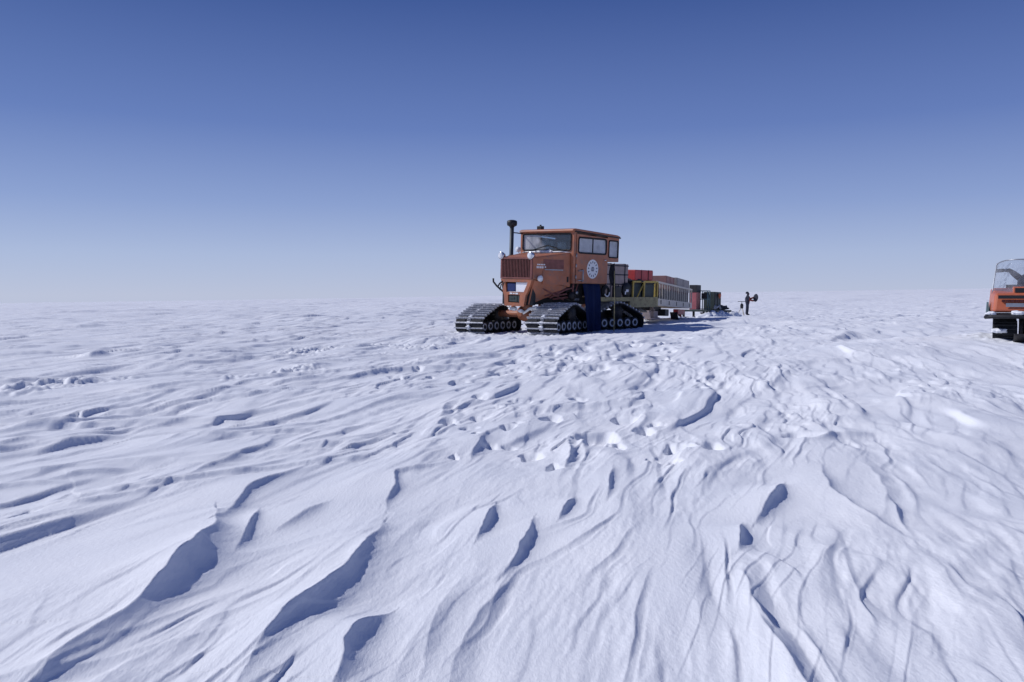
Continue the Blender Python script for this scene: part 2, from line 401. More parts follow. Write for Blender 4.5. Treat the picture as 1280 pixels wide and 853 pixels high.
        m = sstep(lo, hi, perlin(b / msk[0] + 17.3 * c, a / msk[1] + 5.1 * c, seed + 3))
        # the mask is per tooth, so fade it at the trough where one tooth hands over to the next
        return amp * (t - .32) * m * np.minimum(1, np.minimum(f, 1 - f) * 14 + 0 * f)
    wr_ = lambda x: sstep(-2.2, -.3, x)
    quiet = lambda x, y: sstep(-.25, .30, perlin(x / 1.5 + 40, y / 2.3, 120))       # polished patches between the cut snow
    add(0, 26, lambda x, y: (.45 + .55 * quiet(x, y)) * saw(x, y, R(10), .62, 60, .050) * (.25 + .75 * wr_(x)))
    add(0, 26, lambda x, y: saw(x, y, R(48), .75, 70, .060) * (1 - .85 * wr_(x)))
    add(0, 14, lambda x, y: quiet(x, y) * saw(x, y, R(20), .17, 80, .015, (.7, 1.3), (.5, 1.1), -.15, .5))
    add(4, 70, lambda x, y: saw(x, y, R(62), 1.5, 100, .080, (2.6, 4.5), (1.6, 3.2), 0, .5) * (1 - .5 * sstep(-1, 3, x)))
    add(0, 9, lambda x, y: quiet(x + 7, y) * saw(x, y, R(26), .062, 110, .006, (.4, .8), (.3, .7), -.05, .5))
    add(0, 60, plates)
    add(0, 14, feather)
    add(0, 16, lambda x, y: .0050 * (1 - np.abs(aniso(x, y, .075, .40, 6))) * sstep(0, .4, perlin(x / .9, y / 1.3, 15)))
    add(0, 10, lambda x, y: .0022 * aniso(x, y, .030, .13, 7) * sstep(-.1, .5, perlin(x / .7 + 2, y / 1.1, 10)) + .0007 * perlin(x / .02, y / .02, 8))
    add(0, 30, lambda x, y: .006 * perlin(x / .12, y / .12, 9) * sstep(.05, .5, perlin(x / 1.6 + 3, y / 2.1, 16)))
    add(7, 160, lambda x, y: .040 * steep(x, y, 1.3, 1.9, 26, .9) * sstep(-.2, .35, perlin(x / 5, y / 8, 27)))
    add(12, 700, lambda x, y: .11 * steep(x, y, 3.0, 4.6, 20, 2.0) * (.3 + .7 * sstep(-.3, .4, perlin(x / 14, y / 20, 21))))
    add(45, 3000, lambda x, y: .30 * steep(x, y, 14, 22, 22, 5.))
    add(150, 9000, lambda x, y: .75 * perlin(x / 90, y / 130, 23) + .25 * perlin(x / 35, y / 50, 24))
    add(900, 20000, lambda x, y: 2.0 * perlin(x / 500, y / 700, 25))
    # chopped snow of old vehicle tracks on the left and in front of the tracked vehicle
    for (p0, p1, wd) in (((-40, 496), (160, 470), .5), ((300, 447), (575, 421), .7), ((430, 445), (600, 424), .5), ((160, 492), (420, 455), .35)):
        a = np.array(gpx(*p0)); b = np.array(gpx(*p1)); L = np.linalg.norm(b - a); t = (b - a) / L
        s_ = (X - a[0]) * t[0] + (Y - a[1]) * t[1]; q = (X - a[0]) * t[1] - (Y - a[1]) * t[0]
        k = (s_ > 0) & (s_ < L) & (np.abs(q) < wd * 1.6)
        w = np.exp(-(q[k] / wd) ** 4) * sstep(0, .15 * L, s_[k]) * (1 - sstep(.85 * L, L, s_[k]))
        x, y = X[k], Y[k]
        Z[k] += w * .06 * (np.maximum(perlin(x / .16, y / .2, 31), -.2) + .5 * perlin(x / .07, y / .1, 32)) * sstep(-.2, .3, perlin(x / .9, y / 1.1, 33))
    for cx, cy, rr in ((1.4, 22.6, 1.5), (-.6, 23.6, 1.6), (3.0, 25.0, 1.6), (1.2, 26.2, 1.5), (8.7, 13.2, 1.1), (6.2, 31.0, 1.8), (7.4, 36.5, 2.2)):
        d2 = ((X - cx) ** 2 + (Y - cy) ** 2) / rr ** 2; k = d2 < 2.5; x, y = X[k], Y[k]
        Z[k] += np.exp(-d2[k] ** 2) * (.05 * np.maximum(perlin(x / .22, y / .26, 34), -.3) + .025 * perlin(x / .09, y / .1, 35) - .005)
    for px, py, hw, hh, dep in PITS:
        c = gpx(px, py); dist = c[1]; a = hw / FPX * dist; b = max(hh / FPX * dist * dist / CZ, a * .55); b = min(b, a * 2.2)
        k = np.where((np.abs(X - c[0]) < 2.4 * a) & (np.abs(Y - c[1]) < 2.4 * b))[0]
        if not len(k): continue
        x = X[k] + .5 * a * perlin(X[k] / (a * 1.1), Y[k] / (b * 1.1), 51); y = Y[k] + .4 * b * perlin(X[k] / (a * 1.1), Y[k] / (b * 1.1), 52)
        e = np.sqrt(((x - c[0]) / a) ** 2 + ((y - c[1]) / b) ** 2)
        sn_ = np.clip((-.8 * (x - c[0]) / a + .6 * (y - c[1]) / b) / np.maximum(e, .2), -1, 1)
        tr = .62 - .26 * sn_                      # steep wall towards the sun, gentle ramp away from it
        Z[k] += -dep * (1 - sstep(1 - tr, np.float64(1.12) + 0 * tr, e))
    Z -= .06 * np.exp(-(((X - .9) ** 2 + (Y - 22.6) ** 2) / 16) ** 2)      # the vehicle has settled in a little
    Z += base(X, Y)
    cz = float(Z[:na].mean())
    co = np.empty((len(X) + 1, 3), np.float32); co[:-1, 0] = X; co[:-1, 1] = Y; co[:-1, 2] = Z; co[-1] = (0, 0, cz)
    i = np.arange(nr - 1)[:, None] * na; j = np.arange(na)[None, :]; jn = (j + 1) % na
    quads = np.stack([i + j, i + na + j, i + na + jn, i + jn], -1).reshape(-1, 4)
    tj = np.arange(na); tris = np.stack([np.full(na, len(X)), tj, (tj + 1) % na], -1)
    me = bpy.data.meshes.new("snow_ground")
    me.vertices.add(len(co)); me.vertices.foreach_set("co", co.ravel())
    nl = quads.size + tris.size; me.loops.add(nl)
    me.loops.foreach_set("vertex_index", np.concatenate([quads.ravel(), tris.ravel()]).astype(np.int32))
    npol = len(quads) + len(tris); me.polygons.add(npol)
    st = np.concatenate([np.arange(len(quads)) * 4, quads.size + np.arange(len(tris)) * 3]).astype(np.int32)
    me.polygons.foreach_set("loop_start", st)
    me.update(calc_edges=True); me.polygons.foreach_set("use_smooth", np.ones(npol, bool))
    m = bpy.data.materials.new('snow'); m.use_nodes = True; t = m.node_tree; p = t.nodes['Principled BSDF']
    p.inputs['Roughness'].default_value = .62; p.inputs['Specular IOR Level'].default_value = .25
    geo = t.nodes.new('ShaderNodeNewGeometry')
    n = t.nodes.new('ShaderNodeTexNoise'); n.inputs['Scale'].default_value = .9; n.inputs['Detail'].default_value = 7
    t.links.new(geo.outputs['Position'], n.inputs['Vector'])
    rp_ = t.nodes.new('ShaderNodeValToRGB'); rp_.color_ramp.elements[0].position = .35; rp_.color_ramp.elements[1].position = .68
    rp_.color_ramp.elements[0].color = (.80, .82, .86, 1); rp_.color_ramp.elements[1].color = (.88, .89, .91, 1)
    t.links.new(n.outputs[0], rp_.inputs[0]); t.links.new(rp_.outputs[0], p.inputs['Base Color'])
    n2 = t.nodes.new('ShaderNodeTexNoise'); n2.inputs['Scale'].default_value = 55; n2.inputs['Detail'].default_value = 6; n2.inputs['Roughness'].default_value = .7
    mp = t.nodes.new('ShaderNodeMapping'); mp.inputs['Rotation'].default_value = (0, 0, R(14)); mp.inputs['Scale'].default_value = (1.3, .45, 1)
    t.links.new(geo.outputs['Position'], mp.inputs[0]); t.links.new(mp.outputs[0], n2.inputs['Vector'])
    b = t.nodes.new('ShaderNodeBump'); b.inputs['Strength'].default_value = .5; b.inputs['Distance'].default_value = .007
    t.links.new(n2.outputs[0], b.inputs['Height']); t.links.new(b.outputs[0], p.inputs['Normal'])
    me.materials.append(m)
    o = bpy.data.objects.new("snow_ground", me); C.objects.link(o); o['kind'] = 'structure'
build_snow()

# ------------------------------------------------------------------ tracked vehicle
VH = 42
VX, VY = .99, 23.99
VM = frame(VX, VY, gz(VX, VY), VH)
TILT = T(0, 0, 1) @ Matrix.Rotation(-.035, 4, 'X') @ T(0, 0, -1)     # the body leans to its left on its springs
BODY = VM @ TILT
V = thing('tracked_snow_vehicle', 'large orange tracked snow vehicle with a boxy cab and four black crawler tracks', 'snow vehicle', VM)
def part(mb, name, ms, parent=None): return mb.build(name, ms, parent or V, TILT)

# cab ---------------------------------------------------------------
FW, RW = 2.93, 2.85                     # wall heights front and rear
def wall_y(mb, y0, y1, u0, u1, w0, hole, wtop=lambda u: FW + (RW - FW) * (-u / 2.3)):
    """wall in the u-w plane between y0 and y1 with a rectangular hole"""
    (a, b, c, d) = hole
    def slab(ua, ub, wa, wb_a, wb_b):
        mb.prism([(ua, wa), (ub, wa), (ub, wb_b), (ua, wb_a)], 'y', y0, y1)
    slab(u0, a, w0, wtop(u0), wtop(a)); slab(b, u1, w0, wtop(b), wtop(u1))
    slab(a, b, w0, c, c); slab(a, b, d, wtop(a), wtop(b))
cab = MB()
# front wall around the windscreen
cab.box(-.04, 0, -1.03, -.93, 1.43, FW).box(-.04, 0, .93, 1.03, 1.43, FW).box(-.04, 0, -.93, .93, 1.43, 2.40).box(-.04, 0, -.93, .93, 2.88, FW)
# left wall: pillar, rear quarter
cab.prism([(-.04, 1.43), (-.115, 1.43), (-.115, FW - .004), (-.04, FW - .002)], 'y', .99, 1.03)
wall_y(cab, .99, 1.03, -1.68, -2.30, 2.12, (-1.76, -2.25, 2.25, 2.76))
cab.box(-1.68, -1.72, .99, 1.03, 1.43, 2.119)
wall_y(cab, -1.03, -.99, -1.68, -2.30, 2.12, (-1.76, -2.25, 2.25, 2.76))
cab.box(-1.68, -1.72, -1.03, -.99, 1.43, 2.119)
cab.prism([(-.04, 1.43), (-.115, 1.43), (-.115, FW - .004), (-.04, FW - .002)], 'y', -1.03, -.99)
# rear wall with two windows
cab.box(-2.30, -2.26, -.99, -.78, 2.12, RW).box(-2.30, -2.26, -.10, .10, 2.12, RW).box(-2.30, -2.26, .78, .99, 2.12, RW)
for a, b in ((-.78, -.10), (.10, .78)):
    cab.box(-2.30, -2.26, a, b, 2.12, 2.28).box(-2.30, -2.26, a, b, 2.70, RW)
cab.box(-.04, -1.68, -.99, .99, 1.43, 1.49).box(-1.68, -1.72, -.99, .99, 1.43, 2.119).box(-1.72, -2.26, -.99, .99, 2.12, 2.16)
cab = part(cab, 'cab', 'orange')
rf = MB().prism([(.07, FW + .002), (.06, FW + .07), (-.05, FW + .10), (-2.2, RW + .10), (-2.36, RW + .06), (-2.36, RW + .002)], 'y', -1.05, 1.05, .03)
roof = part(rf, 'roof', 'orange')
for v in (-1.056, 1.056): part(MB().tube([(-.02, v, FW + .015), (-2.33, v, RW + .012)], .022, 6), 'gutter', 'iron', roof)
part(MB().box(-.06, -.20, -.45, -.27, FW + .09, FW + .20, .015).tube([(-.13, -.36, FW + .2), (-.13, -.36, FW + .24)], .03), 'roof_vent', 'black', roof)
def rounded(u0, u1, w0, w1, r, n=4):
    pts = []
    for (cx, cy, a0) in ((u1 - r, w1 - r, 0), (u0 + r, w1 - r, 90), (u0 + r, w0 + r, 180), (u1 - r, w0 + r, 270)):
        for k in range(n + 1):
            a = R(a0 + 90 * k / n); pts.append((cx + r * math.cos(a), cy + r * math.sin(a)))
    return pts
def frame_y(mb, u0, u1, w0, w1, y, r=.022, cr=.07): mb.tube([(a, y, b) for a, b in rounded(min(u0, u1), max(u0, u1), w0, w1, cr)], r, 6, True)
def frame_x(mb, v0, v1, w0, w1, x, r=.022, cr=.07): mb.tube([(x, a, b) for a, b in rounded(v0, v1, w0, w1, cr)], r, 6, True)
ws = part(MB().box(-.024, -.016, -.93, .93, 2.40, 2.88), 'windscreen', 'frost')
f = MB(); frame_x(f, -.93, .93, 2.40, 2.88, .004, .024, .06); part(f, 'window_frame', 'trim', ws)
for v0, v1 in ((-.70, -.10), (.72, .20)):
    part(MB().tube([(.03, v0, 2.385), (.035, (v0 + v1) / 2, 2.43), (.03, v1, 2.50)], .012, 6).tube([(.03, v1 - .12 * (1 if v1 > v0 else -1), 2.475), (.03, v1 + .2 * (1 if v1 > v0 else -1), 2.55)], .012, 5), 'wiper', 'trim', ws)
def door(y0, y1, fy, name_mat, gm):
    d = MB()
    wall_y(d, y0, y1, -.125, -1.67, 1.45, (-.21, -1.60, 2.33, 2.78), lambda u: FW - .05 + (RW - FW) * (-u / 2.3))
    d = part(d, 'door', name_mat)
    g = part(MB().box(-.21, -1.60, (y0 + y1) / 2 - .004, (y0 + y1) / 2 + .004, 2.33, 2.78), 'window', gm, d)
    f = MB(); frame_y(f, -.21, -1.60, 2.33, 2.78, fy, .026, .07); f.box(-.905, -.935, y0 - .002, y1 + .002, 2.345, 2.765); part(f, 'window_frame', 'trim', d)
    return d
dl = door(1.008, 1.046, 1.047, 'orange', 'pane')
part(MB().box(-.116, -.124, 1.0, 1.036, 1.44, FW - .03), 'door_seal', 'trim', dl)
part(MB().box(-1.671, -1.679, 1.0, 1.036, 1.44, RW), 'door_seal', 'trim', dl)
part(MB().tube([(-1.60, 1.047, 2.16), (-1.60, 1.075, 2.16), (-1.48, 1.08, 2.15)], .016, 6), 'handle', 'chrome', dl)
for w in (1.62, 1.95, 2.25): part(MB().tube([(-.118, 1.052, w - .05), (-.118, 1.052, w + .05)], .018, 8), 'hinge', 'steel', dl)
part(MB().tube([(-.40, 1.046, 1.84), (-.40, 1.10, 1.83), (-.40, 1.10, 1.50), (-.40, 1.046, 1.49)], .02, 8).tube([(-.22, 1.046, 1.80), (-.22, 1.085, 1.80), (-.38, 1.10, 1.81)], .014, 6).tube([(-.22, 1.046, 1.52), (-.22, 1.085, 1.52), (-.38, 1.10, 1.52)], .014, 6), 'grab_handle', 'steel', dl)
# round white door emblem: ring of dark dashes around two dark words that are too small to read
em = MB(); cu, cw, rr = -.93, 1.87, .285
em.lathe((cu, 1.046, cw), (0, 1, 0), [(rr, 0), (rr, .006)], 40)
em.mi = 1
for k in range(13):
    a = 2 * math.pi * k / 13 + .1; c_, s_ = math.cos(a), math.sin(a)
    for (ra, ha) in ((.205, .022),):
        P = [(cu + c_ * ra2 - s_ * t2, cw + s_ * ra2 + c_ * t2) for ra2, t2 in ((ra - .030, -.012), (ra + .030, -.020), (ra + .030, .020), (ra - .030, .012))]
        em.prism(P, 'y', 1.053, 1.056)
for (w0, w1, ua, ub) in ((.028, .062, -.055, .055), (-.012, .016, -.085, .085), (-.062, -.028, -.075, .075)):
    n = 5
    for k in range(n):
        x0 = ua + (ub - ua) * k / n
        em.box(cu - x0, cu - x0 - (ub - ua) / n * .72, 1.053, 1.056, cw + w0, cw + w1)
part(em, 'emblem', ['sticker', 'ink'], dl)
door(-1.046, -1.008, -1.047, 'orange', 'clear')
qw = part(MB().box(-1.76, -2.25, 1.006, 1.014, 2.25, 2.76), 'quarter_window', 'pane')
f = MB(); frame_y(f, -1.76, -2.25, 2.25, 2.76, 1.033, .022, .05); part(f, 'window_frame', 'trim', qw)
qw = part(MB().box(-1.76, -2.25, -1.014, -1.006, 2.25, 2.76), 'quarter_window', 'clear')
f = MB(); frame_y(f, -1.76, -2.25, 2.25, 2.76, -1.033, .022, .05); part(f, 'window_frame', 'trim', qw)
for a, b in ((-.78, -.10), (.10, .78)):
    q = part(MB().box(-2.284, -2.276, a, b, 2.28, 2.70), 'rear_window', 'clear')
    f = MB(); frame_x(f, a, b, 2.28, 2.70, -2.303, .02, .05); part(f, 'window_frame', 'trim', q)
# inside the cab
part(MB().lump((-.62, .93, 2.42), .16, .05, .16, 8, .25), 'parka', 'cloth')
part(MB().tube([(-.52, .95, 2.60), (-.62, .96, 2.66), (-.74, .95, 2.44)], .035, 8), 'hose', 'sticker')
part(MB().box(-.05, -.42, -.98, .98, 2.02, 2.30, .04), 'dashboard', 'seat')
for v in (-.5, .5):
    s_ = part(MB().box(-.75, -1.25, v - .25, v + .25, 1.75, 1.93, .05).box(-.8, -1.2, v - .2, v + .2, 1.49, 1.75), 'seat', 'seat')
    part(MB().hexa([(-1.2, v - .24, 1.93), (-1.34, v - .22, 1.93), (-1.34, v + .22, 1.93), (-1.2, v + .24, 1.93), (-1.32, v - .2, 2.36), (-1.42, v - .19, 2.36), (-1.42, v + .19, 2.36), (-1.32, v + .2, 2.36)], .03), 'backrest', 'seat', s_)
part(MB().ring((-.62, .5, 2.36), (.45, 0, .9), .20, .016, 24, 6).tube([(-.62, .5, 2.36), (-.35, .5, 2.15)], .02).tube([(-.62, .3, 2.36), (-.62, .7, 2.36)], .012), 'steering_wheel', 'trim')

# bonnet, grille, nose ----------------------------------------------
hood = part(MB().hexa([(1.30, -.62, 1.53), (.004, -.96, 1.31), (.004, .96, 1.31), (1.30, .62, 1.53), (1.30, -.60, 2.15), (.004, -.93, 2.33), (.004, .93, 2.33), (1.30, .60, 2.15)], .035), 'bonnet', 'orange')
def on_side(u, w, off=.004):       # a point on the left bonnet side
    t = (1.30 - u) / 1.296; k = (w - (1.53 - .22 * t)) / ((2.15 + .18 * t) - (1.53 - .22 * t))
    return (u, (.62 + .34 * t) * (1 - k) + (.60 + .33 * t) * k + off, w)
def side_panel(mb, u0, u1, w0, w1, d=.012):
    a = [on_side(u0, w0, -.01), on_side(u1, w0, -.01), on_side(u1, w1, -.01), on_side(u0, w1, -.01)]
    b = [on_side(u0, w0, d), on_side(u1, w0, d), on_side(u1, w1, d), on_side(u0, w1, d)]
    mb.hexa([a[0], a[1], b[1], b[0], a[3], a[2], b[2], b[3]]); return mb
sp = MB(); side_panel(sp, .98, .10, 1.38, 1.78, .02); part(sp, 'side_panel', 'orange', hood)
rc = MB(); side_panel(rc, .95, .25, 1.84, 2.10, .006); part(rc, 'louvre_panel', 'grille', hood)
st = MB(); side_panel(st, .92, .30, 1.795, 1.82, .03); part(st, 'rail', 'steel', hood)
lt = MB(); side_panel(lt, .16, .11, 1.46, 1.62, .035); part(lt, 'latch', 'trim', hood)
pl = MB()                         # pale maker's lettering, not legible in the photograph
for k in range(6): side_panel(pl, 1.18 - .055 * k, 1.145 - .055 * k, 1.84, 1.90, .006)
for k in range(5): side_panel(pl, 1.16 - .055 * k, 1.12 - .055 * k, 1.93, 1.965, .006)
part(pl, 'lettering', 'sticker', hood)
lm = on_side(1.13, 1.55, .02); ln = on_side(1.13, 1.55, .12)
part(MB().lathe(lm, Vector(ln) - Vector(lm), [(.05, 0), (.085, .03), (.09, .09), (.08, .10), (.0, .115)], 16), 'side_lamp', 'lens', hood)
part(MB().lump((.05, 0, 2.345), .10, .86, .035, 5, .3).lump((.10, .2, 2.345), .07, .16, .05, 6, .3), 'snow_patch', 'snowlump', hood)  # white lumps along the cowl: snow, also put in for its sunlit ledge
gr = MB().box(1.301, 1.345, -.60, -.55, 1.53, 2.14).box(1.301, 1.345, .55, .60, 1.53, 2.14).box(1.301, 1.345, -.55, .55, 1.53, 1.57).box(1.301, 1.345, -.55, .55, 2.09, 2.14)
gr.mi = 1; gr.box(1.301, 1.309, -.55, .55, 1.57, 2.09); gr.mi = 0
for k in range(19):
    v = -.52 + k * 1.04 / 18; gr.box(1.309, 1.332, v - .0075, v + .0075, 1.57, 2.09)
part(gr, 'grille', ['grille', 'black'])
ns = MB()
def npoly(v0t, v1t, v0b, v1b, wt, wb, u0, u1): ns.prism([(v0t, wt), (v1t, wt), (v1b, wb), (v0b, wb)], 'x', u0, u1)
npoly(-.60, .60, -.57, .57, 1.525, 1.43, 1.24, 1.33)
npoly(-.57, -.42, -.50, -.36, 1.43, 1.14, 1.24, 1.33); npoly(.45, .57, .30, .44, 1.43, 1.14, 1.24, 1.33)
npoly(-.50, .44, -.46, .38, 1.14, 1.06, 1.24, 1.33)
npoly(-.46, -.30, -.42, -.28, 1.06, .74, 1.24, 1.33); npoly(.16, .38, .14, .32, 1.06, .74, 1.24, 1.33)
npoly(-.28, .14, -.28, .14, .84, .74, 1.24, 1.33)
nose = part(ns, 'nose_panel', 'orange')
part(MB().box(1.10, 1.23, -.60, .56, .78, 1.50), 'bulkhead', 'black', nose)
part(MB().box(1.235, 1.30, -.36, -.04, 1.16, 1.40, .02), 'winch_box', 'navy', nose)
part(MB().prism([(-.03, 1.42), (.43, 1.425), (.30, 1.15), (-.40, 1.145), (-.40, 1.155), (-.02, 1.16)], 'x', 1.235, 1.29), 'snow_patch', 'snowlump', nose)
part(MB().box(1.332, 1.34, -.22, -.12, 1.08, 1.125).box(1.332, 1.34, -.09, -.03, 1.085, 1.12).box(1.332, 1.34, 0, .10, 1.08, 1.125), 'badge', 'sticker', nose)
part(MB().box(1.25, 1.31, -.27, .13, .86, 1.05, .01).box(1.31, 1.325, -.22, -.05, .95, .99).box(1.31, 1.325, .02, .05, .88, 1.03), 'tow_plate', 'green', nose)
sk = MB()
for s_ in (-1, 1):
    sk.hexa([(1.235, s_ * .40, .80), (.15, s_ * .86, 1.25), (.15, s_ * .90, 1.25), (1.235, s_ * .45, .80), (1.235, s_ * .57, 1.50), (.15, s_ * .88, 1.33), (.15, s_ * .92, 1.33), (1.235, s_ * .61, 1.50)])
part(sk, 'skirt', 'orange')
for (v, n_) in ((-.60, 0), (.53, 1)):
    h_ = part(MB().lathe((1.20, v, 2.19), (1, 0, 0), [(.02, 0), (.075, .02), (.105, .10), (.11, .15), (.10, .16)], 20).tube([(1.25, v, 2.10), (1.25, v, 2.02), (1.22, v * .95, 1.98)], .022), 'headlight', 'chrome')
    part(MB().lathe((1.361, v, 2.19), (1, 0, 0), [(.098, 0), (.07, .018), (.0, .025)], 20), 'lens', 'lens', h_)
part(MB().lathe((.10, -.98, 2.42), (1, 0, 0), [(.02, 0), (.075, .02), (.085, .10), (.0, .12)], 16).tube([(.14, -.98, 2.36), (.10, -.98, 2.2), (.02, -.95, 2.15)], .018), 'work_lamp', 'lens')
# exhaust stack
ex = part(MB().lathe((.64, -.83, 2.12), (0, 0, 1), [(.085, 0), (.085, .10), (.062, .13), (.062, .98)], 16), 'exhaust_stack', 'stack')
part(MB().lathe((.64, -.83, 3.05), (0, 0, 1), [(.06, 0), (.09, .03), (.145, .06), (.155, .12), (.15, .19), (.12, .21), (.06, .225)], 20), 'cap', 'black', ex)
part(MB().tube([(.64, -.83, 2.90), (.30, -.93, 2.91), (.0, -.97, 2.90)], .018, 6), 'bracket', 'black', ex)
part(MB().box(.52, .72, -.99, -.80, 1.95, 2.12, .03), 'stack_base', 'orange', ex)
# bent rods beside the nose
part(MB().tube([(1.28, -.50, 1.12), (1.36, -.72, 1.30), (1.38, -.84, 1.42), (1.38, -.85, 1.52)], .028, 8)
     .tube([(1.36, -.69, 1.27), (1.34, -.62, 1.38), (1.33, -.52, 1.44)], .024, 8).tube([(1.30, -.50, 1.14), (1.32, -.52, 1.30), (1.32, -.46, 1.42)], .022, 8)
     .tube([(1.33, -.62, 1.18), (1.34, -.56, 1.36)], .016, 6), 'tow_hook', 'iron')
# chassis and running gear
ch = MB()
for v in (-.42, .42): ch.box(1.2, -4.6, v - .05, v + .05, .80, .97)
for u in (1.0, .2, -.6, -1.5, -2.4, -3.4, -4.4): ch.box(u - .05, u + .05, -.37, .37, .82, .95)
ch.box(.95, -.3, -.34, .34, .97, 1.42).box(-.35, -1.2, -.45, .5, .98, 1.425).box(-1.25, -2.2, -.7, .7, 1.05, 1.425)
chassis = part(ch, 'chassis', 'iron')
rd = MB()
for a, b, r_ in (((.95, .62, 1.30), (.30, .95, .95), .022), ((.80, .66, 1.05), (-.05, .98, 1.30), .024), ((.62, .70, 1.0), (.12, .95, 1.28), .03), ((.5, .72, .96), (-.2, .9, 1.05), .03), ((.9, .50, .98), (.1, .9, 1.12), .026), ((-.1, .98, 1.42), (-.15, .9, .98), .03), ((-.3, .99, 1.42), (-.22, .95, 1.05), .02)):
    rd.tube([a, b], r_, 8)
part(rd, 'linkage', 'grille', chassis)
part(MB().lathe((-.12, .80, 1.06), (0, 1, 0), [(.13, 0), (.13, .18), (.05, .2)], 20).lathe((-.30, .82, 1.22), (0, 1, 0), [(.10, 0), (.10, .14), (.03, .15)], 16), 'air_tank', 'iron', chassis)
part(MB().box(-.20, -.42, .72, .98, .93, 1.0, .02).lathe((-.24, 1.0, 1.16), (0, 1, 0), [(.05, 0), (.05, .03), (0, .04)], 12), 'step', 'steel', chassis)

# crawler pontoons ----------------------------------------------------
TW = .98
def loop_profile():
    P = [(.92, .02), (1.06, .05), (1.14, .14), (1.155, .30), (1.10, .43), (.98, .51), (.50, .70), (.20, .81), (0, .84)]
    P = P + [(-a, b) for a, b in P[-2::-1]]
    return P          # from front bottom over the top to rear bottom
def resample(P, step):
    out_ = []; carry = 0
    for (a, b) in zip(P, P[1:] + P[:1]):
        L = math.hypot(b[0] - a[0], b[1] - a[1]); d = carry
        while d < L:
            t = d / L; out_.append((a[0] + (b[0] - a[0]) * t, a[1] + (b[1] - a[1]) * t, (b[0] - a[0]) / L, (b[1] - a[1]) / L)); d += step
        carry = d - L
    return out_
def make_pontoon(name):
    p = MB()
    p.prism([(.85, .20), (.25, .62), (-.25, .62), (-.85, .20)], 'y', -.06, .06).box(-.85, .85, -.30, -.24, .17, .25).box(-.85, .85, .24, .30, .17, .25)
    p.box(-.1, .1, -.3, .3, .40, .56).lathe((0, -.30, .50), (0, 1, 0), [(.10, 0), (.10, .6)], 16)
    root = p.build(name, M['iron'], V)
    P = loop_profile(); n = len(P); b = MB()
    # closed rubber belt of two bands with a gap for the guide teeth
    def band(y0, y1, th=.03):
        O, I = [], []
        for i, (x, z) in enumerate(P):
            q0, q1 = P[i - 1], P[(i + 1) % n]; dx, dz = q1[0] - q0[0], q1[1] - q0[1]; L = math.hypot(dx, dz); nx, nz = dz / L, -dx / L
            O.append((x, z)); I.append((x + nx * th, z + nz * th))
        c = sum(q[0] ** 2 + (q[1] - .4) ** 2 for q in I); c0 = sum(q[0] ** 2 + (q[1] - .4) ** 2 for q in O)
        if c > c0: I = [(2 * o[0] - i_[0], 2 * o[1] - i_[1]) for o, i_ in zip(O, I)]
        rows = [[b.bm.verts.new((x, y, z)) for x, z in S] for S, y in ((O, y0), (O, y1), (I, y1), (I, y0))]
        for k in range(4):
            A, B_ = rows[k], rows[(k + 1) % 4]
            for i in range(n): b.face([A[i], A[(i + 1) % n], B_[(i + 1) % n], B_[i]])
    band(-TW / 2 + .02, -.10); band(.10 - .04, TW / 2 - .02)
    rnd = random.Random(11)
    S = resample(P, .150)
    for i, (x, z, tx, tz) in enumerate(S):
        nx, nz = -tz, tx
        if nx * x + nz * (z - .38) < 0: nx, nz = -nx, -nz
        def q(al, no, y): return (x + tx * al + nx * no, y, z + tz * al + nz * no)
        y0, y1 = -TW / 2 - .005, TW / 2 + .005
        b.mi = 1; b.hexa([q(-.022, .002, y0), q(.022, .002, y0), q(.022, .002, y1), q(-.022, .002, y1), q(-.014, .055, y0), q(.014, .055, y0), q(.014, .055, y1), q(-.014, .055, y1)])
        for (ya, yb) in ((-TW / 2 + .05, -.13), (.13, TW / 2 - .05)):
            b.mi = 0; b.hexa([q(.04, .001, ya), q(.11, .001, ya), q(.11, .001, yb), q(.04, .001, yb), q(.048, .020, ya + .02), q(.102, .020, ya + .02), q(.102, .020, yb - .02), q(.048, .020, yb - .02)])
        b.mi = 1; b.hexa([q(-.04, -.09, -.05), q(.04, -.09, -.05), q(.04, -.09, .03), q(-.04, -.09, .03), q(-.05, .03, -.06), q(.05, .03, -.06), q(.05, .03, .04), q(-.05, .03, .04)])
        if rnd.random() < .6:
            yy = rnd.choice((0, 0, rnd.uniform(-.4, .4))); b.mi = 2; b.lump(q(.05, .03, yy), .035, rnd.uniform(.03, .09), .03, i, .35)
    b.build('track_belt', [M['rubber'], M['cleat'], M['snowlump']], root)
    for y in (-.36, .36):
        for x in (-.80, -.45, -.10, .25, .60, .92):
            rad = .165 if abs(x) < .9 else .15
            rim = MB(); w = MB().lathe((x, y - .055, .06 + rad), (0, 1, 0), [(rad * .6, .012), (rad, .0), (rad, .11), (rad * .6, .098)], 24)
            w.mi = 1; w.lathe((x, y - .045, .06 + rad), (0, 1, 0), [(rad * .42, -.004), (rad * .45, -.012), (rad * .70, -.012), (rad * .72, .0), (rad * .72, .09), (rad * .70, .102), (rad * .45, .102), (rad * .42, .094)], 24)
            w.mi = 0; w.lathe((x, y - .045, .06 + rad), (0, 1, 0), [(rad * .3, -.03), (rad * .415, -.01), (rad * .415, .1), (rad * .3, .12)], 20)
            w.build('road_wheel', [M['rubber'], M['rim']], root)
        sp_ = MB().lathe((0, y - .04, .56), (0, 1, 0), [(.06, -.04), (.10, 0), (.22, 0), (.22, .08), (.10, .08), (.06, .12)], 28)
        for k in range(14):
            a = 2 * math.pi * k / 14; sp_.box(-.02 + .235 * math.cos(a), .02 + .235 * math.cos(a), y - .03, y + .03, .56 + .235 * math.sin(a) - .02, .56 + .235 * math.sin(a) + .02)
        sp_.build('sprocket', M['iron'], root)
    return root
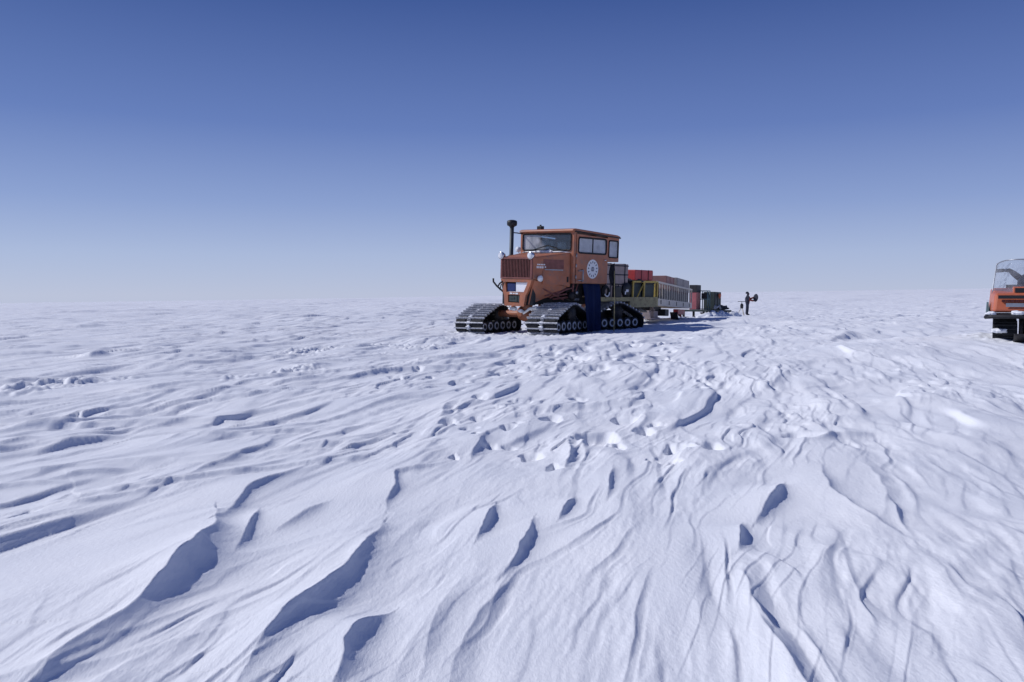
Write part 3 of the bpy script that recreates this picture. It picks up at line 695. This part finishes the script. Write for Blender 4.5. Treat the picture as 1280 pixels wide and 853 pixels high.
PON = [((.43, .93), 12), ((.93, -1.42), 12), ((-2.12, .82), -8), ((-2.43, -1.36), -8)]
proto = None
for (u, v), yaw in PON:
    if proto is None: p = proto = make_pontoon('crawler_pontoon')
    else: p = copy_tree(proto, V)
    w = VM @ Vector((u, v, 0)); dz = gz(w.x, w.y) - gz(VX, VY) - .055
    p.location = (u, v, dz); p.rotation_euler = (0, 0, R(yaw))
for (ca, cb) in ((PON[0][0], PON[1][0]), (PON[2][0], PON[3][0])):
    ax = MB(); ax.tube([(ca[0], ca[1] - .3 * (1 if ca[1] > 0 else -1), .50), (cb[0], cb[1] + .3, .50)], .10, 12)
    mx_, my_ = (ca[0] + cb[0]) / 2, (ca[1] + cb[1]) / 2
    ax.lathe((mx_ - .18, my_, .52), (1, 0, 0), [(.08, 0), (.20, .08), (.24, .18), (.20, .28), (.08, .36)], 20)
    ax.tube([(mx_, my_, .55), (mx_ * .98, 0, .88)], .13, 12)
    for s_ in (-1, 1): ax.tube([(mx_ + .05, my_ + s_ * .62, .55), (mx_, s_ * .40, .90)], .05, 8)
    ax.build('axle', M['orange'], V)
sl = MB().lump((1.12, -.28, .66), .10, .14, .06, 1).lump((1.15, .05, .60), .08, .10, .05, 2).tube([(1.05, .05, .52), (1.0, .25, .66), (.95, .48, .70), (.92, .60, .62)], [.03, .045, .045, .03], 8)
sl.build('snow_clump', M['snowlump'], V)
# cargo bed
bd = MB().box(-1.42, -3.0, 1.0, 1.05, .90, 1.03).box(-3.0, -4.68, 1.0, 1.05, .70, 1.03).box(-1.42, -3.0, -1.05, -1.0, .90, 1.03).box(-3.0, -4.68, -1.05, -1.0, .70, 1.03)
bd.box(-4.63, -4.68, -1.0, 1.0, .70, 1.03).box(-2.36, -4.63, -1.0, 1.0, .975, 1.01)
bed = part(bd, 'cargo_bed', 'olive')
rl = MB()
for v in (1.025, -1.025):
    for u in (-3.18, -3.83, -4.64): rl.box(u - .03, u + .03, v - .022, v + .022, 1.031, 1.50)
    rl.box(-3.15, -4.67, v - .024, v + .024, 1.50, 1.555)
    rl.tube([(-3.45, v, 1.035), (-3.80, v, 1.49)], .026, 6)
rl.box(-4.62, -4.66, -1.0, 1.0, 1.505, 1.55)
part(rl, 'railing', 'yellow', bed)
tb = MB().tube([(-4.5, .3, .82), (-5.1, .12, .55), (-5.55, .05, .48)], .035, 8).tube([(-4.5, -.3, .82), (-5.1, -.1, .55), (-5.55, -.02, .48)], .035, 8)
part(tb, 'tow_bar', 'iron')

# things on the bed ---------------------------------------------------
def item(name, mb, ms, label, cat, base_m, local, group=None, rz=0.):
    m = base_m @ T(*local) @ Matrix.Rotation(rz, 4, 'Z')
    o = mb.build(name, ms); o.matrix_world = m; return tag(o, label, cat, group)
def item_root(name, label, cat, base_m, local, group=None, rz=0.):
    return thing(name, label, cat, base_m @ T(*local) @ Matrix.Rotation(rz, 4, 'Z'), group)
ZB = 1.012
t = item_root('cargo_crate', 'tall pale plywood crate tied with dark straps behind the orange cab', 'crate', BODY, (-2.40, .36, ZB))
MB().box(-.60, .60, -.62, .58, 0, 1.06, .012).build('box', M['wood'], t)
s_ = MB()
for z in (.42, .72, 1.0): s_.box(-.61, .61, .581, .592, z - .018, z + .018).box(-.61, .61, -.632, -.621, z - .018, z + .018).box(.601, .612, -.62, .58, z - .018, z + .018)
for u in (.38, -.40): s_.box(u - .016, u + .016, .593, .602, 0, 1.06).box(u - .016, u + .016, -.6, .6, 1.061, 1.07)
s_.build('strap', M['strap'], t)
t = item_root('hose_coil', 'black hose coil with a snowy rim standing by the tall crate on the bed edge', 'hose', BODY, (-1.78, .93, ZB))
MB().ring((0, 0, .20), (0, 1, 0), .15, .05, 28, 8).ring((0, .05, .19), (0, 1, 0), .13, .035, 28, 8).build('coil', M['rubber'], t)
MB().tube([(.13 * math.cos(R(a)), .075, .19 + .15 * math.sin(R(a))) for a in range(190, 345, 12)], .022, 6).build('snow_rim', M['snowlump'], t)
t = item_root('cable_drum', 'black cable drum with a white tag standing on the bed beside the yellow rail', 'drum', BODY, (-2.86, .965, ZB))
MB().lathe((0, -.10, .24), (0, 1, 0), [(.24, 0), (.24, .03), (.12, .03), (.12, .12), (.24, .12), (.24, .15), (.05, .16)], 28).build('spool', M['black'], t)
MB().ring((0, -.03, .24), (0, 1, 0), .17, .045, 28, 8).build('cable', M['rubber'], t)
MB().box(-.06, .08, .062, .07, .18, .26).box(.08, .14, .062, .07, .10, .20).build('paper_tag', M['sticker'], t)
item('fuel_can', MB().box(-.17, .17, -.08, .08, 0, .36, .03).tube([(-.10, 0, .36), (-.10, 0, .42), (.10, 0, .42), (.10, 0, .36)], .015).tube([(.13, 0, .35), (.16, 0, .41)], .025), 'black', 'black fuel can between the hose coil and the cable drum', 'fuel can', BODY, (-2.32, .985, ZB))
for k, (u, L_, lab) in enumerate(((-3.50, .56, 'dark storage box behind the yellow rail, the one nearer the cab'), (-4.22, .70, 'dark storage box behind the yellow rail, the one nearer the sled'))):
    t = item_root('storage_box', lab, 'box', BODY, (u, .62, ZB), 'dark boxes behind the yellow rail')
    MB().box(-L_ / 2, L_ / 2, -.5, .33, 0, .44, .015).build('box_body', M['green'], t)
    MB().box(-L_ / 2 - .01, L_ / 2 + .01, -.51, .34, .441, .49, .012).build('lid', M['black'], t)
item('tarpaulin_bundle', MB().lump((0, 0, .06), .34, .42, .10, 12, .2), 'cloth', 'dark rolled tarpaulin bundle squeezed under the red case', 'tarpaulin', BODY, (-3.55, .62, ZB + .47))
t = item_root('red_case', 'bright red case strapped on top of the load behind the cab', 'case', BODY, (-3.86, .55, ZB + .56), None, R(2))
MB().box(-.62, .50, -.40, .40, 0, .34, .02).build('case_body', M['red'], t)
MB().box(-.66, -.621, -.38, .38, .02, .30, .01).build('shaded_end', M['black'], t)  # black slab puts the shade of the end face into the colour
for x_ in (.10, -.34): MB().box(x_, x_ + .04, .401, .41, 0, .345).build('strap', M['maroon'], t)

# dark canvas below the door --------------------------------------------
cv = MB(); nu, nw = 22, 24; grid = []
for j in range(nw + 1):
    row = []
    for i in range(nu + 1):
        s_ = i / nu; w = 1.425 - j / nw * 1.36; sh = .06 * (j / nw)
        u = -.43 - s_ * (.86 - .16 * j / nw) + .36 * (j / nw)
        v = 1.055 + .46 * (j / nw) ** .8 + .05 * math.sin(s_ * 15 + .8 * j / nw) * (.3 + j / nw) + .018 * math.sin(s_ * 41 + 2) * (j / nw)
        row.append(cv.bm.verts.new((u, v, w)))
    grid.append(row)
for j in range(nw):
    for i in range(nu): cv.face([grid[j][i], grid[j][i + 1], grid[j + 1][i + 1], grid[j + 1][i]]).smooth = True
r_ = bmesh.ops.solidify(cv.bm, geom=list(cv.bm.faces), thickness=.008)
o = cv.build('canvas_sheet', M['navy'], None, TILT); o.matrix_world = VM
tag(o, 'navy blue canvas sheet hanging from below the cab door to the snow', 'canvas')

# bamboo marker pole with a limp dark flag ------------------------------
def at_px(px, Y):
    x = (px - 640) / FPX * Y; return x, Y
fx, fy = at_px(767.5, 23.45)
t = thing('marker_flag', 'thin bamboo marker pole with a limp dark flag beside the rear track', 'flag', frame(fx, fy, gz(fx, fy) - .05, 0))
MB().tube([(0, 0, 0), (.005, .01, .9), (.0, .0, 2.02)], [.016, .014, .009], 8).build('pole', M['bamboo'], t)
fl = MB(); rows = []
for j in range(13):
    a = j / 12; wd = .10 + .10 * math.sin(a * 2.6) - .07 * a
    rows.append([fl.bm.verts.new((.02 * math.sin(a * 6 + k) , -wd * k / 6 + .03 * math.sin(k * 2.1 + a * 2), 2.0 - a * .62 - .05 * k / 6)) for k in range(7)])
for j in range(12):
    for k in range(6): fl.face([rows[j][k], rows[j][k + 1], rows[j + 1][k + 1], rows[j + 1][k]]).smooth = True
bmesh.ops.solidify(fl.bm, geom=list(fl.bm.faces), thickness=.01)
fl.build('flag_cloth', M['cloth'], t)

# ------------------------------------------------------------------ slatted cargo sled
S1H = 21.6
s1z = gz(6.09, 34.21)
S1 = frame(6.09, 34.21, s1z + .06, S1H, -.029)
t = thing('cargo_sled', 'long white slatted cargo sled on runners hitched behind the orange vehicle', 'sled', S1)
d = MB()
for v in (.93, -.93): d.box(-4.15, 4.15, v - .025, v + .025, .50, .77)
for x in (-4.12, 4.12): d.box(x - .03, x + .03, -.905, .905, .50, .77)
d.box(-4.09, 4.09, -.905, .905, .70, .74)
deck = d.build('deck', M['white'], t)
for k in range(5):
    for v in (.962, -.962): MB().box(-3.4 + 1.7 * k - .06, -3.4 + 1.7 * k + .06, v - .005, v + .005, .56, .72).build('bracket', M['iron'], deck)
for v, lab in ((.935, 0), (-.935, 1)):
    r_ = MB().box(-4.15, 4.15, v - .03, v + .03, 1.35, 1.42)
    for k in range(17):
        x = -4.10 + 8.2 * k / 16; r_.box(x - .035, x + .035, v - .02, v + .02, .771, 1.349)
    r_.build('slatted_side', M['white'], t)
r_ = MB().box(4.10, 4.15, -.90, .90, 1.352, 1.418)
for k in range(6):
    v = -.85 + 1.7 * k / 5; r_.box(4.10, 4.14, v - .03, v + .03, .771, 1.351)
r_.build('end_gate', M['yellow'], t)
def runner(x0, x1, v, z, mt, nm='runner', wd=.16):
    L_ = x1 - x0
    return MB().prism([(x0, z), (x1 - .35, z), (x1, z + .30), (x1 - .03, z + .33), (x1 - .38, z + .055), (x0, z + .055)], 'y', v - wd, v + wd)
for v in (-.62, .62):
    k = runner(2.2, 4.75, v, -.03, 'wood').build('ski', M['wood'], t)
    MB().box(2.7, 3.5, v - .09, v + .09, .03, .30, .02).tube([(3.1, v, .28), (3.0, v * .8, .50)], .06).tube([(3.9, v, .06), (3.3, v * .9, .50)], .035).build('strut', M['wood'], k)
    k = runner(-3.9, -1.2, v, -.03, 'iron').build('ski', M['iron'], t)
    MB().box(-3.5, -1.7, v - .11, v + .11, .20, .44, .03).tube([(-3.2, v, .03), (-3.0, v, .22)], .04).tube([(-1.9, v, .03), (-2.1, v, .22)], .04).build('strut', M['red'], k)
    MB().box(-3.6, -1.5, v - .17, v + .17, .026, .075, .02).build('snow_patch', M['snowlump'], k)
MB().box(1.0, 3.3, -.5, .5, .32, .49, .02).box(.6, 1.4, -.7, .75, .12, .40, .03).build('turntable', M['iron'], t)
MB().tube([(4.1, 0, .55), (4.7, .0, .50), (5.3, 0, .46)], .045, 8).build('drawbar', M['iron'], t)
# load of the slatted sled
Z1 = .743
def crate(base_m, name, mat_, label, loc, dims, group=None, rz=0., batten=None, mb_extra=None):
    t_ = item_root(name, label, 'crate', base_m, loc, group, rz)
    L_, W_, H_ = dims
    MB().box(-L_ / 2, L_ / 2, -W_ / 2, W_ / 2, 0, H_, .012).build('box', M[mat_], t_)
    if batten:
        for x in (-L_ / 2 + .06, 0, L_ / 2 - .06): MB().box(x - .035, x + .035, W_ / 2 + .001, W_ / 2 + .018, .01, H_ - .01).build('batten', M[batten], t_)
    return t_
crate(S1, 'cargo_crate', 'woodred', 'reddish brown crate on the slatted sled, beside the grey crate', (.55, .10, Z1 + .475), (1.75, 1.35, .55), None, 0, 'woodred')
crate(S1, 'cargo_crate', 'woodgrey', 'grey wooden crate at the far end of the slatted sled', (-2.35, .10, Z1 + .475), (3.2, 1.45, .58), None, 0, 'woodgrey')
for x_, L_, lab in ((1.05, 2.3, 'long dark case under the reddish brown crate, behind the slats'), (-2.1, 3.6, 'long dark case under the grey crate, behind the slats')):
    t_ = item_root('storage_box', lab, 'box', S1, (x_, .15, Z1))
    MB().box(-L_ / 2, L_ / 2, -.7, .66, 0, .42, .012).build('box_body', M['black'], t_)
    MB().box(-L_ / 2 - .01, L_ / 2 + .01, -.71, .67, .421, .47, .01).build('lid', M['maroon'], t_)
item('tarpaulin', MB().lump((0, 0, .40), .92, .70, .40, 21, .10), 'maroon', 'dark red tarpaulin mound over the load at the near end of the slatted sled', 'tarpaulin', S1, (2.62, 0, Z1))
item('rope_loop', MB().tube([(-.16, 0, 0), (-.02, .0, .26), (.03, 0, .27), (.16, 0, 0)], .03, 6), 'yellow', 'yellow rope loop sticking up from the dark red tarpaulin', 'rope', S1, (2.35, .2, Z1 + .76))
for k, (x, lab) in enumerate(((3.72, 'dark fuel drum inside the slatted sled at its front gate'),)):
    t_ = item_root('fuel_drum', lab, 'drum', S1, (x, .45, Z1))
    d_ = MB().lathe((0, 0, 0), (0, 0, 1), [(.27, 0), (.285, .01), (.285, .2), (.295, .22), (.285, .24), (.285, .42), (.295, .44), (.285, .46), (.285, .60), (.27, .62)], 24)
    d_.build('drum_body', M['black'], t_); MB().lathe((.12, 0, .621), (0, 0, 1), [(.04, 0), (.04, .02)], 10).build('bung', M['steel'], t_)

# ------------------------------------------------------------------ second, dark sled
S2H = 35
s2c = (11.41, 47.16); s2z = gz(*s2c) + .07
S2 = frame(s2c[0], s2c[1], s2z, S2H, -.02)
t = thing('flat_sled', 'low dark sled half drifted over, last in the train', 'sled', S2)
MB().box(-2.0, 2.0, -.9, .9, .28, .40, .01).build('deck', M['green'], t)
for v in (-.7, .7): runner(-2.0, 2.3, v, -.08, 'iron', 'runner', .08).build('runner', M['iron'], t)
for x in (-1.6, 0, 1.5):
    for v in (-.7, .7): MB().box(x - .06, x + .06, v - .05, v + .05, -.03, .28).build('strut', M['iron'], t)
sn_ = MB()
for k in range(8): sn_.lump((-2.2 + .65 * k, 1.02 + .1 * math.sin(k * 2.3), -.02), .60, .42, .27 + .06 * math.sin(k * 1.7), k, .25)
o = sn_.build('snow_drift', M['snowlump']); o.matrix_world = S2; o['kind'] = 'structure'
crate(S2, 'cargo_crate', 'dullred', 'red crate on the dark sled with a black box on top', (1.66, .02, .403), (.50, .42, .98), None, 0, 'woodred')
crate(S2, 'instrument_box', 'black', 'black box standing on top of the red crate', (1.62, .02, 1.385), (.62, .46, .42))
t_ = item_root('pipe_rack', 'blue grey pipe rack standing between the red crate and the big dark box', 'rack', S2, (1.10, .42, .403))
r_ = MB()
for x in (-.18, .18):
    for v in (-.22, .22): r_.tube([(x, v, 0), (x, v, 1.10)], .03, 6)
    for z in (.04, .6, 1.08): r_.tube([(x, -.22, z), (x, .22, z)], .025, 6)
for z in (.04, .6, 1.08):
    for v in (-.22, .22): r_.tube([(-.18, v, z), (.18, v, z)], .025, 6)
r_.tube([(-.18, .22, .04), (.18, .22, 1.05)], .022, 6)
r_.build('rack_frame', M['teal'], t_)
MB().box(-.14, .14, -.18, .18, .63, .95, .03).build('battery', M['black'], t_)
crate(S2, 'cargo_crate', 'green', 'big dark green box on the middle of the low dark sled', (.12, .48, .403), (1.0, .66, 1.04), None, 0, 'black')
item('signal_lamp', MB().lathe((0, 0, 0), (0, 0, 1), [(.05, 0), (.05, .1), (.09, .12), (.09, .24), (.05, .28)], 14).tube([(0, 0, .14), (0, -.08, .14)], .03, 6), 'skiorange', 'small orange lamp fixed on the front of the big dark box', 'lamp', S2, (.10, .92, 1.06))
item('equipment_bundle', MB().lump((0, 0, .13), .55, .42, .17, 33, .3), 'cloth', 'low dark bundle on the rear end of the last sled', 'bundle', S2, (-1.35, .42, .39))
item('hose_bundle', MB().tube([(-.5, .02, .05), (-.2, .05, .26), (.2, .03, .10), (.45, .05, .26), (.6, .02, .04)], .045, 8).tube([(-.4, .05, .04), (.1, .07, .22), (.5, .05, .05)], .035, 8), 'steel', 'pale hoses heaped in front of the big dark box', 'hose', S2, (.25, .84, .40))

# ------------------------------------------------------------------ snowmobile at the right edge
mx, my = (1275 - 640) / FPX * 13.4, 13.4
SMH = 31
SM = frame(mx, my, gz(mx, my) - .11, SMH)
t = thing('snowmobile', 'orange snowmobile with a tall clear windshield at the right edge', 'snowmobile', SM)
# local: x forward (towards the camera), y left
h = MB().hexa([(.92, -.40, .50), (.05, -.47, .48), (.05, .47, .48), (.92, .40, .50), (.80, -.37, .80), (.05, -.44, .90), (.05, .44, .90), (.80, .37, .80)], .045, 3)
hd = h.build('hood', M['skiorange'], t)
MB().box(.865, .90, -.33, .33, .715, .77).build('air_slot', M['black'], hd)
MB().prism([(.55, .83), (.75, .80), (.72, .90), (.50, .92)], 'y', -.13, .22, .012).build('console', M['skiorange'], hd)
MB().prism([(.745, .815), (.757, .815), (.732, .888), (.722, .888)], 'y', -.10, .19).build('headlight', M['black'], hd)
lt = MB()
for k in range(9):
    y = .26 - .062 * k; lt.box(.888, .898, y, y - .042, .667, .70)
lt.build('lettering', M['maroon'], hd)
MB().box(.905, .914, -.22, .17, .585, .645).build('plate', M['steel'], hd)
# windshield: curved sheet
wv = MB(); rows = []
n = 18
for j in range(9):
    a = j / 8; zz = .80 + a * .56; row = []
    for i in range(n + 1):
        s_ = -1 + 2 * i / n
        hwid = (.415 - .055 * a); x = .66 - .30 * a - .28 * abs(s_) ** 2.2; drop_ = 0 if a < 1 else 0
        row.append(wv.bm.verts.new((x, s_ * hwid, zz - (.06 * a * a) * abs(s_) ** 4)))
    rows.append(row)
for j in range(8):
    for i in range(n): wv.face([rows[j][i], rows[j][i + 1], rows[j + 1][i + 1], rows[j + 1][i]]).smooth = True
edge = [v.co.copy() for v in rows[-1]]; el = [r_[0].co.copy() for r_ in rows]; er = [r_[-1].co.copy() for r_ in rows]
bmesh.ops.solidify(wv.bm, geom=list(wv.bm.faces), thickness=.004)
wsd = wv.build('windshield', M['perspex'], t)
MB().tube(el + edge[1:-1] + er[::-1], .009, 6).build('edge_trim', M['steel'], wsd)
MB().tube([(.35, .33, 1.30), (.36, .33, 1.30)], .02, 8).build('rivet', M['chrome'], wsd)
# handlebar seen through the windshield
hbar = MB().tube([(.30, 0, .86), (.16, 0, 1.04)], [.075, .055], 10).tube([(.16, 0, 1.03), (.10, .11, 1.13), (.07, .18, 1.19), (.04, .28, 1.19)], [.055, .05, .035, .02], 8).tube([(.16, 0, 1.03), (.10, -.11, 1.13), (.07, -.18, 1.19), (.04, -.28, 1.19)], [.055, .05, .035, .02], 8)
hbar = hbar.build('handlebar', M['cloth'], t)
for s_ in (-1, 1): MB().tube([(.05, s_ * .26, 1.19), (.03, s_ * .37, 1.185)], .03, 8).build('grip', M['rubber'], hbar)
MB().prism([(-.15, .50), (-.15, .82), (-.45, .80), (-1.35, .76), (-1.40, .50)], 'y', -.22, .22, .04).build('seat', M['seat'], t)
MB().prism([(-1.32, .761), (-1.50, .95), (-1.46, .97), (-1.28, .765)], 'y', -.2, .2, .01).build('backrest', M['seat'], t)
b_ = MB().box(.05, .98, -.50, .50, .40, .475, .02).tube([(.98, -.50, .42), (1.06, -.40, .43), (1.06, .40, .43), (.98, .50, .42)], .03, 8)
bp = b_.build('bumper', M['black'], t)
for s_ in (-1, 1): MB().lump((1.02, s_ * .15 + .1, .49), .06, .10, .035, 4 + s_).build('snow_patch', M['snowlump'], bp)
MB().lump((1.0, -.42, .48), .05, .07, .03, 9).build('snow_patch', M['snowlump'], bp)
for s_ in (-1, 1):
    tk = MB(); P = [(.60, .03), (.78, .08), (.84, .18), (.78, .30), (.6, .36), (-1.1, .36), (-1.35, .28), (-1.38, .15), (-1.25, .03)]
    tk.prism(P, 'y', s_ * .22 - .17, s_ * .22 + .17, .01)
    for (x, z, tx, tz) in resample(P, .07):
        nx, nz = tz, -tx
        if nx * (x + .3) + nz * (z - .2) < 0: nx, nz = -nx, -nz
        tk.box(x - .012 + nx * .012, x + .012 + nx * .012, s_ * .22 - .16, s_ * .22 + .16, z - .012 + nz * .012, z + .012 + nz * .012)
    k = tk.build('track', M['rubber'], t)
    MB().lump((.86, s_ * .3, .20), .03, .09, .04, 14 + s_).build('snow_patch', M['snowlump'], k)
    # running board and side foot guard
    MB().box(-1.2, .2, s_ * .40, s_ * .46, .40, .43, .01).hexa([(.15, s_ * .44, .42), (.55, s_ * .44, .42), (.55, s_ * .49, .42), (.15, s_ * .50, .42), (.25, s_ * .47, .66), (.40, s_ * .46, .66), (.40, s_ * .48, .66), (.25, s_ * .49, .66)]).build('foot_guard', M['teal'], t)
k = MB().prism([(.35, .02), (1.25, .02), (1.55, .16), (1.53, .185), (1.22, .055), (.35, .05)], 'y', -.11, .11, .006).build('ski', M['iron'], t)
MB().tube([(.8, 0, .04), (.75, 0, .40)], .035, 8).tube([(.5, 0, .05), (.8, 0, .14), (1.12, 0, .05)], .016, 6).build('spindle', M['iron'], k)

# ------------------------------------------------------------------ person and survey tripod in the distance
def skin_figure(name, verts, edges, mats, pick, mtx, sub=2):
    me = bpy.data.meshes.new(name); me.from_pydata([v[:3] for v in verts], edges, []); o_ = bpy.data.objects.new(name, me); C.objects.link(o_)
    sm = o_.modifiers.new('skin', 'SKIN'); sm.use_smooth_shade = True
    for i, v in enumerate(verts):
        s_ = me.skin_vertices[0].data[i]; r_ = v[3] if isinstance(v[3], tuple) else (v[3], v[3]); s_.radius = r_; s_.use_root = i == 0
    ss = o_.modifiers.new('sub', 'SUBSURF'); ss.levels = sub; ss.render_levels = sub
    dg = bpy.context.evaluated_depsgraph_get(); dg.update()
    m2 = bpy.data.meshes.new_from_object(o_.evaluated_get(dg)); o_.modifiers.clear(); o_.data = m2; bpy.data.meshes.remove(me); m2.name = name
    m2.materials.clear()
    for m_ in mats: m2.materials.append(M[m_])
    for p_ in m2.polygons: p_.material_index = pick(p_.center); p_.use_smooth = True
    o_.matrix_world = mtx; return o_
PX, PY = (934 - 640) / FPX * 62, 62.
PM = frame(PX, PY, gz(PX, PY), -78)       # faces to the right of the photograph
# x forward, y left, z up
pv = [(0, 0, .98, (.21, .18)), (0, 0, 1.15, (.21, .19)), (.01, 0, 1.34, (.23, .19)), (.01, 0, 1.47, (.17, .13)), (.02, 0, 1.55, .08), (.04, 0, 1.63, (.10, .09)), (.045, 0, 1.73, (.105, .09)),
      (.145, 0, 1.655, .018),
      (0, .11, .92, .14), (.03, .13, .50, .10), (.0, .14, .12, .085), (.10, .14, .05, (.055, .045)), (.19, .145, .045, (.04, .035)),
      (0, -.11, .92, .14), (-.04, -.13, .50, .10), (-.08, -.14, .12, .085), (.0, -.14, .05, (.055, .045)), (.09, -.145, .045, (.04, .035)),
      (.02, .20, 1.43, .095), (.16, .24, 1.26, .085), (.42, .16, 1.36, .065), (.50, .14, 1.38, .045), (.57, .13, 1.40, .035), (.52, .17, 1.43, .02),
      (.02, -.20, 1.43, .095), (.16, -.25, 1.20, .085), (.40, -.12, 1.12, .065), (.48, -.10, 1.12, .045), (.55, -.09, 1.13, .035), (.50, -.13, 1.17, .02)]
pe = [(0, 1), (1, 2), (2, 3), (3, 4), (4, 5), (5, 6), (5, 7), (0, 8), (8, 9), (9, 10), (10, 11), (11, 12), (0, 13), (13, 14), (14, 15), (15, 16), (16, 17),
      (3, 18), (18, 19), (19, 20), (20, 21), (21, 22), (21, 23), (3, 24), (24, 25), (25, 26), (26, 27), (27, 28), (27, 29)]
def pick(c):
    if c.z > 1.57: return 2 if (c.x > .09 and c.z < 1.73) else 0
    if c.z < .12: return 3
    if c.z > .86: return 1 if (c.x > .11 and c.x < .44) else (3 if c.x >= .44 else 0)
    return 0
person = skin_figure('person', pv, pe, ['cloth', 'parka', 'skin', 'black'], pick, PM)
tag(person, 'person in dark winter clothes far off on the snow, holding up an oval board', 'person')
MB().lathe((-.03, 0, 1.72), (0, 0, 1), [(.118, -.05), (.13, 0), (.12, .06), (.07, .11), (0.0, .125)], 16).build('hood', M['cloth'], person)
for s_ in (-1, 1): MB().lathe((.137, s_ * .035, 1.69), (1, 0, 0), [(.014, 0), (.0, .01)], 8).build('eye', M['ink'], person)
o = MB().lathe((0, 0, 0), (1, 0, 0), [(.10, 0), (.24, .005), (.25, .02), (.24, .035), (.10, .04)], 24)
for v in o.bm.verts: v.co.z *= 1.25; v.co.y *= .9
o = o.build('oval_board', M['cloth']); o.matrix_world = PM @ T(.60, .02, 1.36) @ Matrix.Rotation(R(50), 4, 'Z') @ Matrix.Rotation(R(8), 4, 'Y')
tag(o, 'dark oval board held upright by the distant person', 'board')
TX, TY = (927 - 640) / FPX * 60, 60.
TM = frame(TX, TY, gz(TX, TY), 0)
t = thing('survey_tripod', 'pale tripod with a dark instrument and flat top bar, left of the distant person', 'tripod', TM)
for k in range(3):
    a = R(20 + 120 * k); MB().tube([(0.05 * math.cos(a), .05 * math.sin(a), .62), (.36 * math.cos(a), .36 * math.sin(a), -.03)], [.03, .022], 6).build('leg', M['white'], t)
MB().lathe((0, 0, .55), (0, 0, 1), [(.06, 0), (.11, .04), (.12, .25), (.09, .34), (.03, .38)], 16).build('instrument', M['iron'], t)
MB().tube([(0, 0, .9), (0, 0, 1.06)], .02, 6).build('mast', M['iron'], t)
MB().hexa([(-.06, -.30, 1.06), (.06, -.30, 1.06), (.06, .26, 1.06), (-.06, .26, 1.06), (-.06, -.30, 1.10), (.06, -.30, 1.10), (.06, .26, 1.10), (-.06, .26, 1.10)], .01).build('top_bar', M['iron'], t)
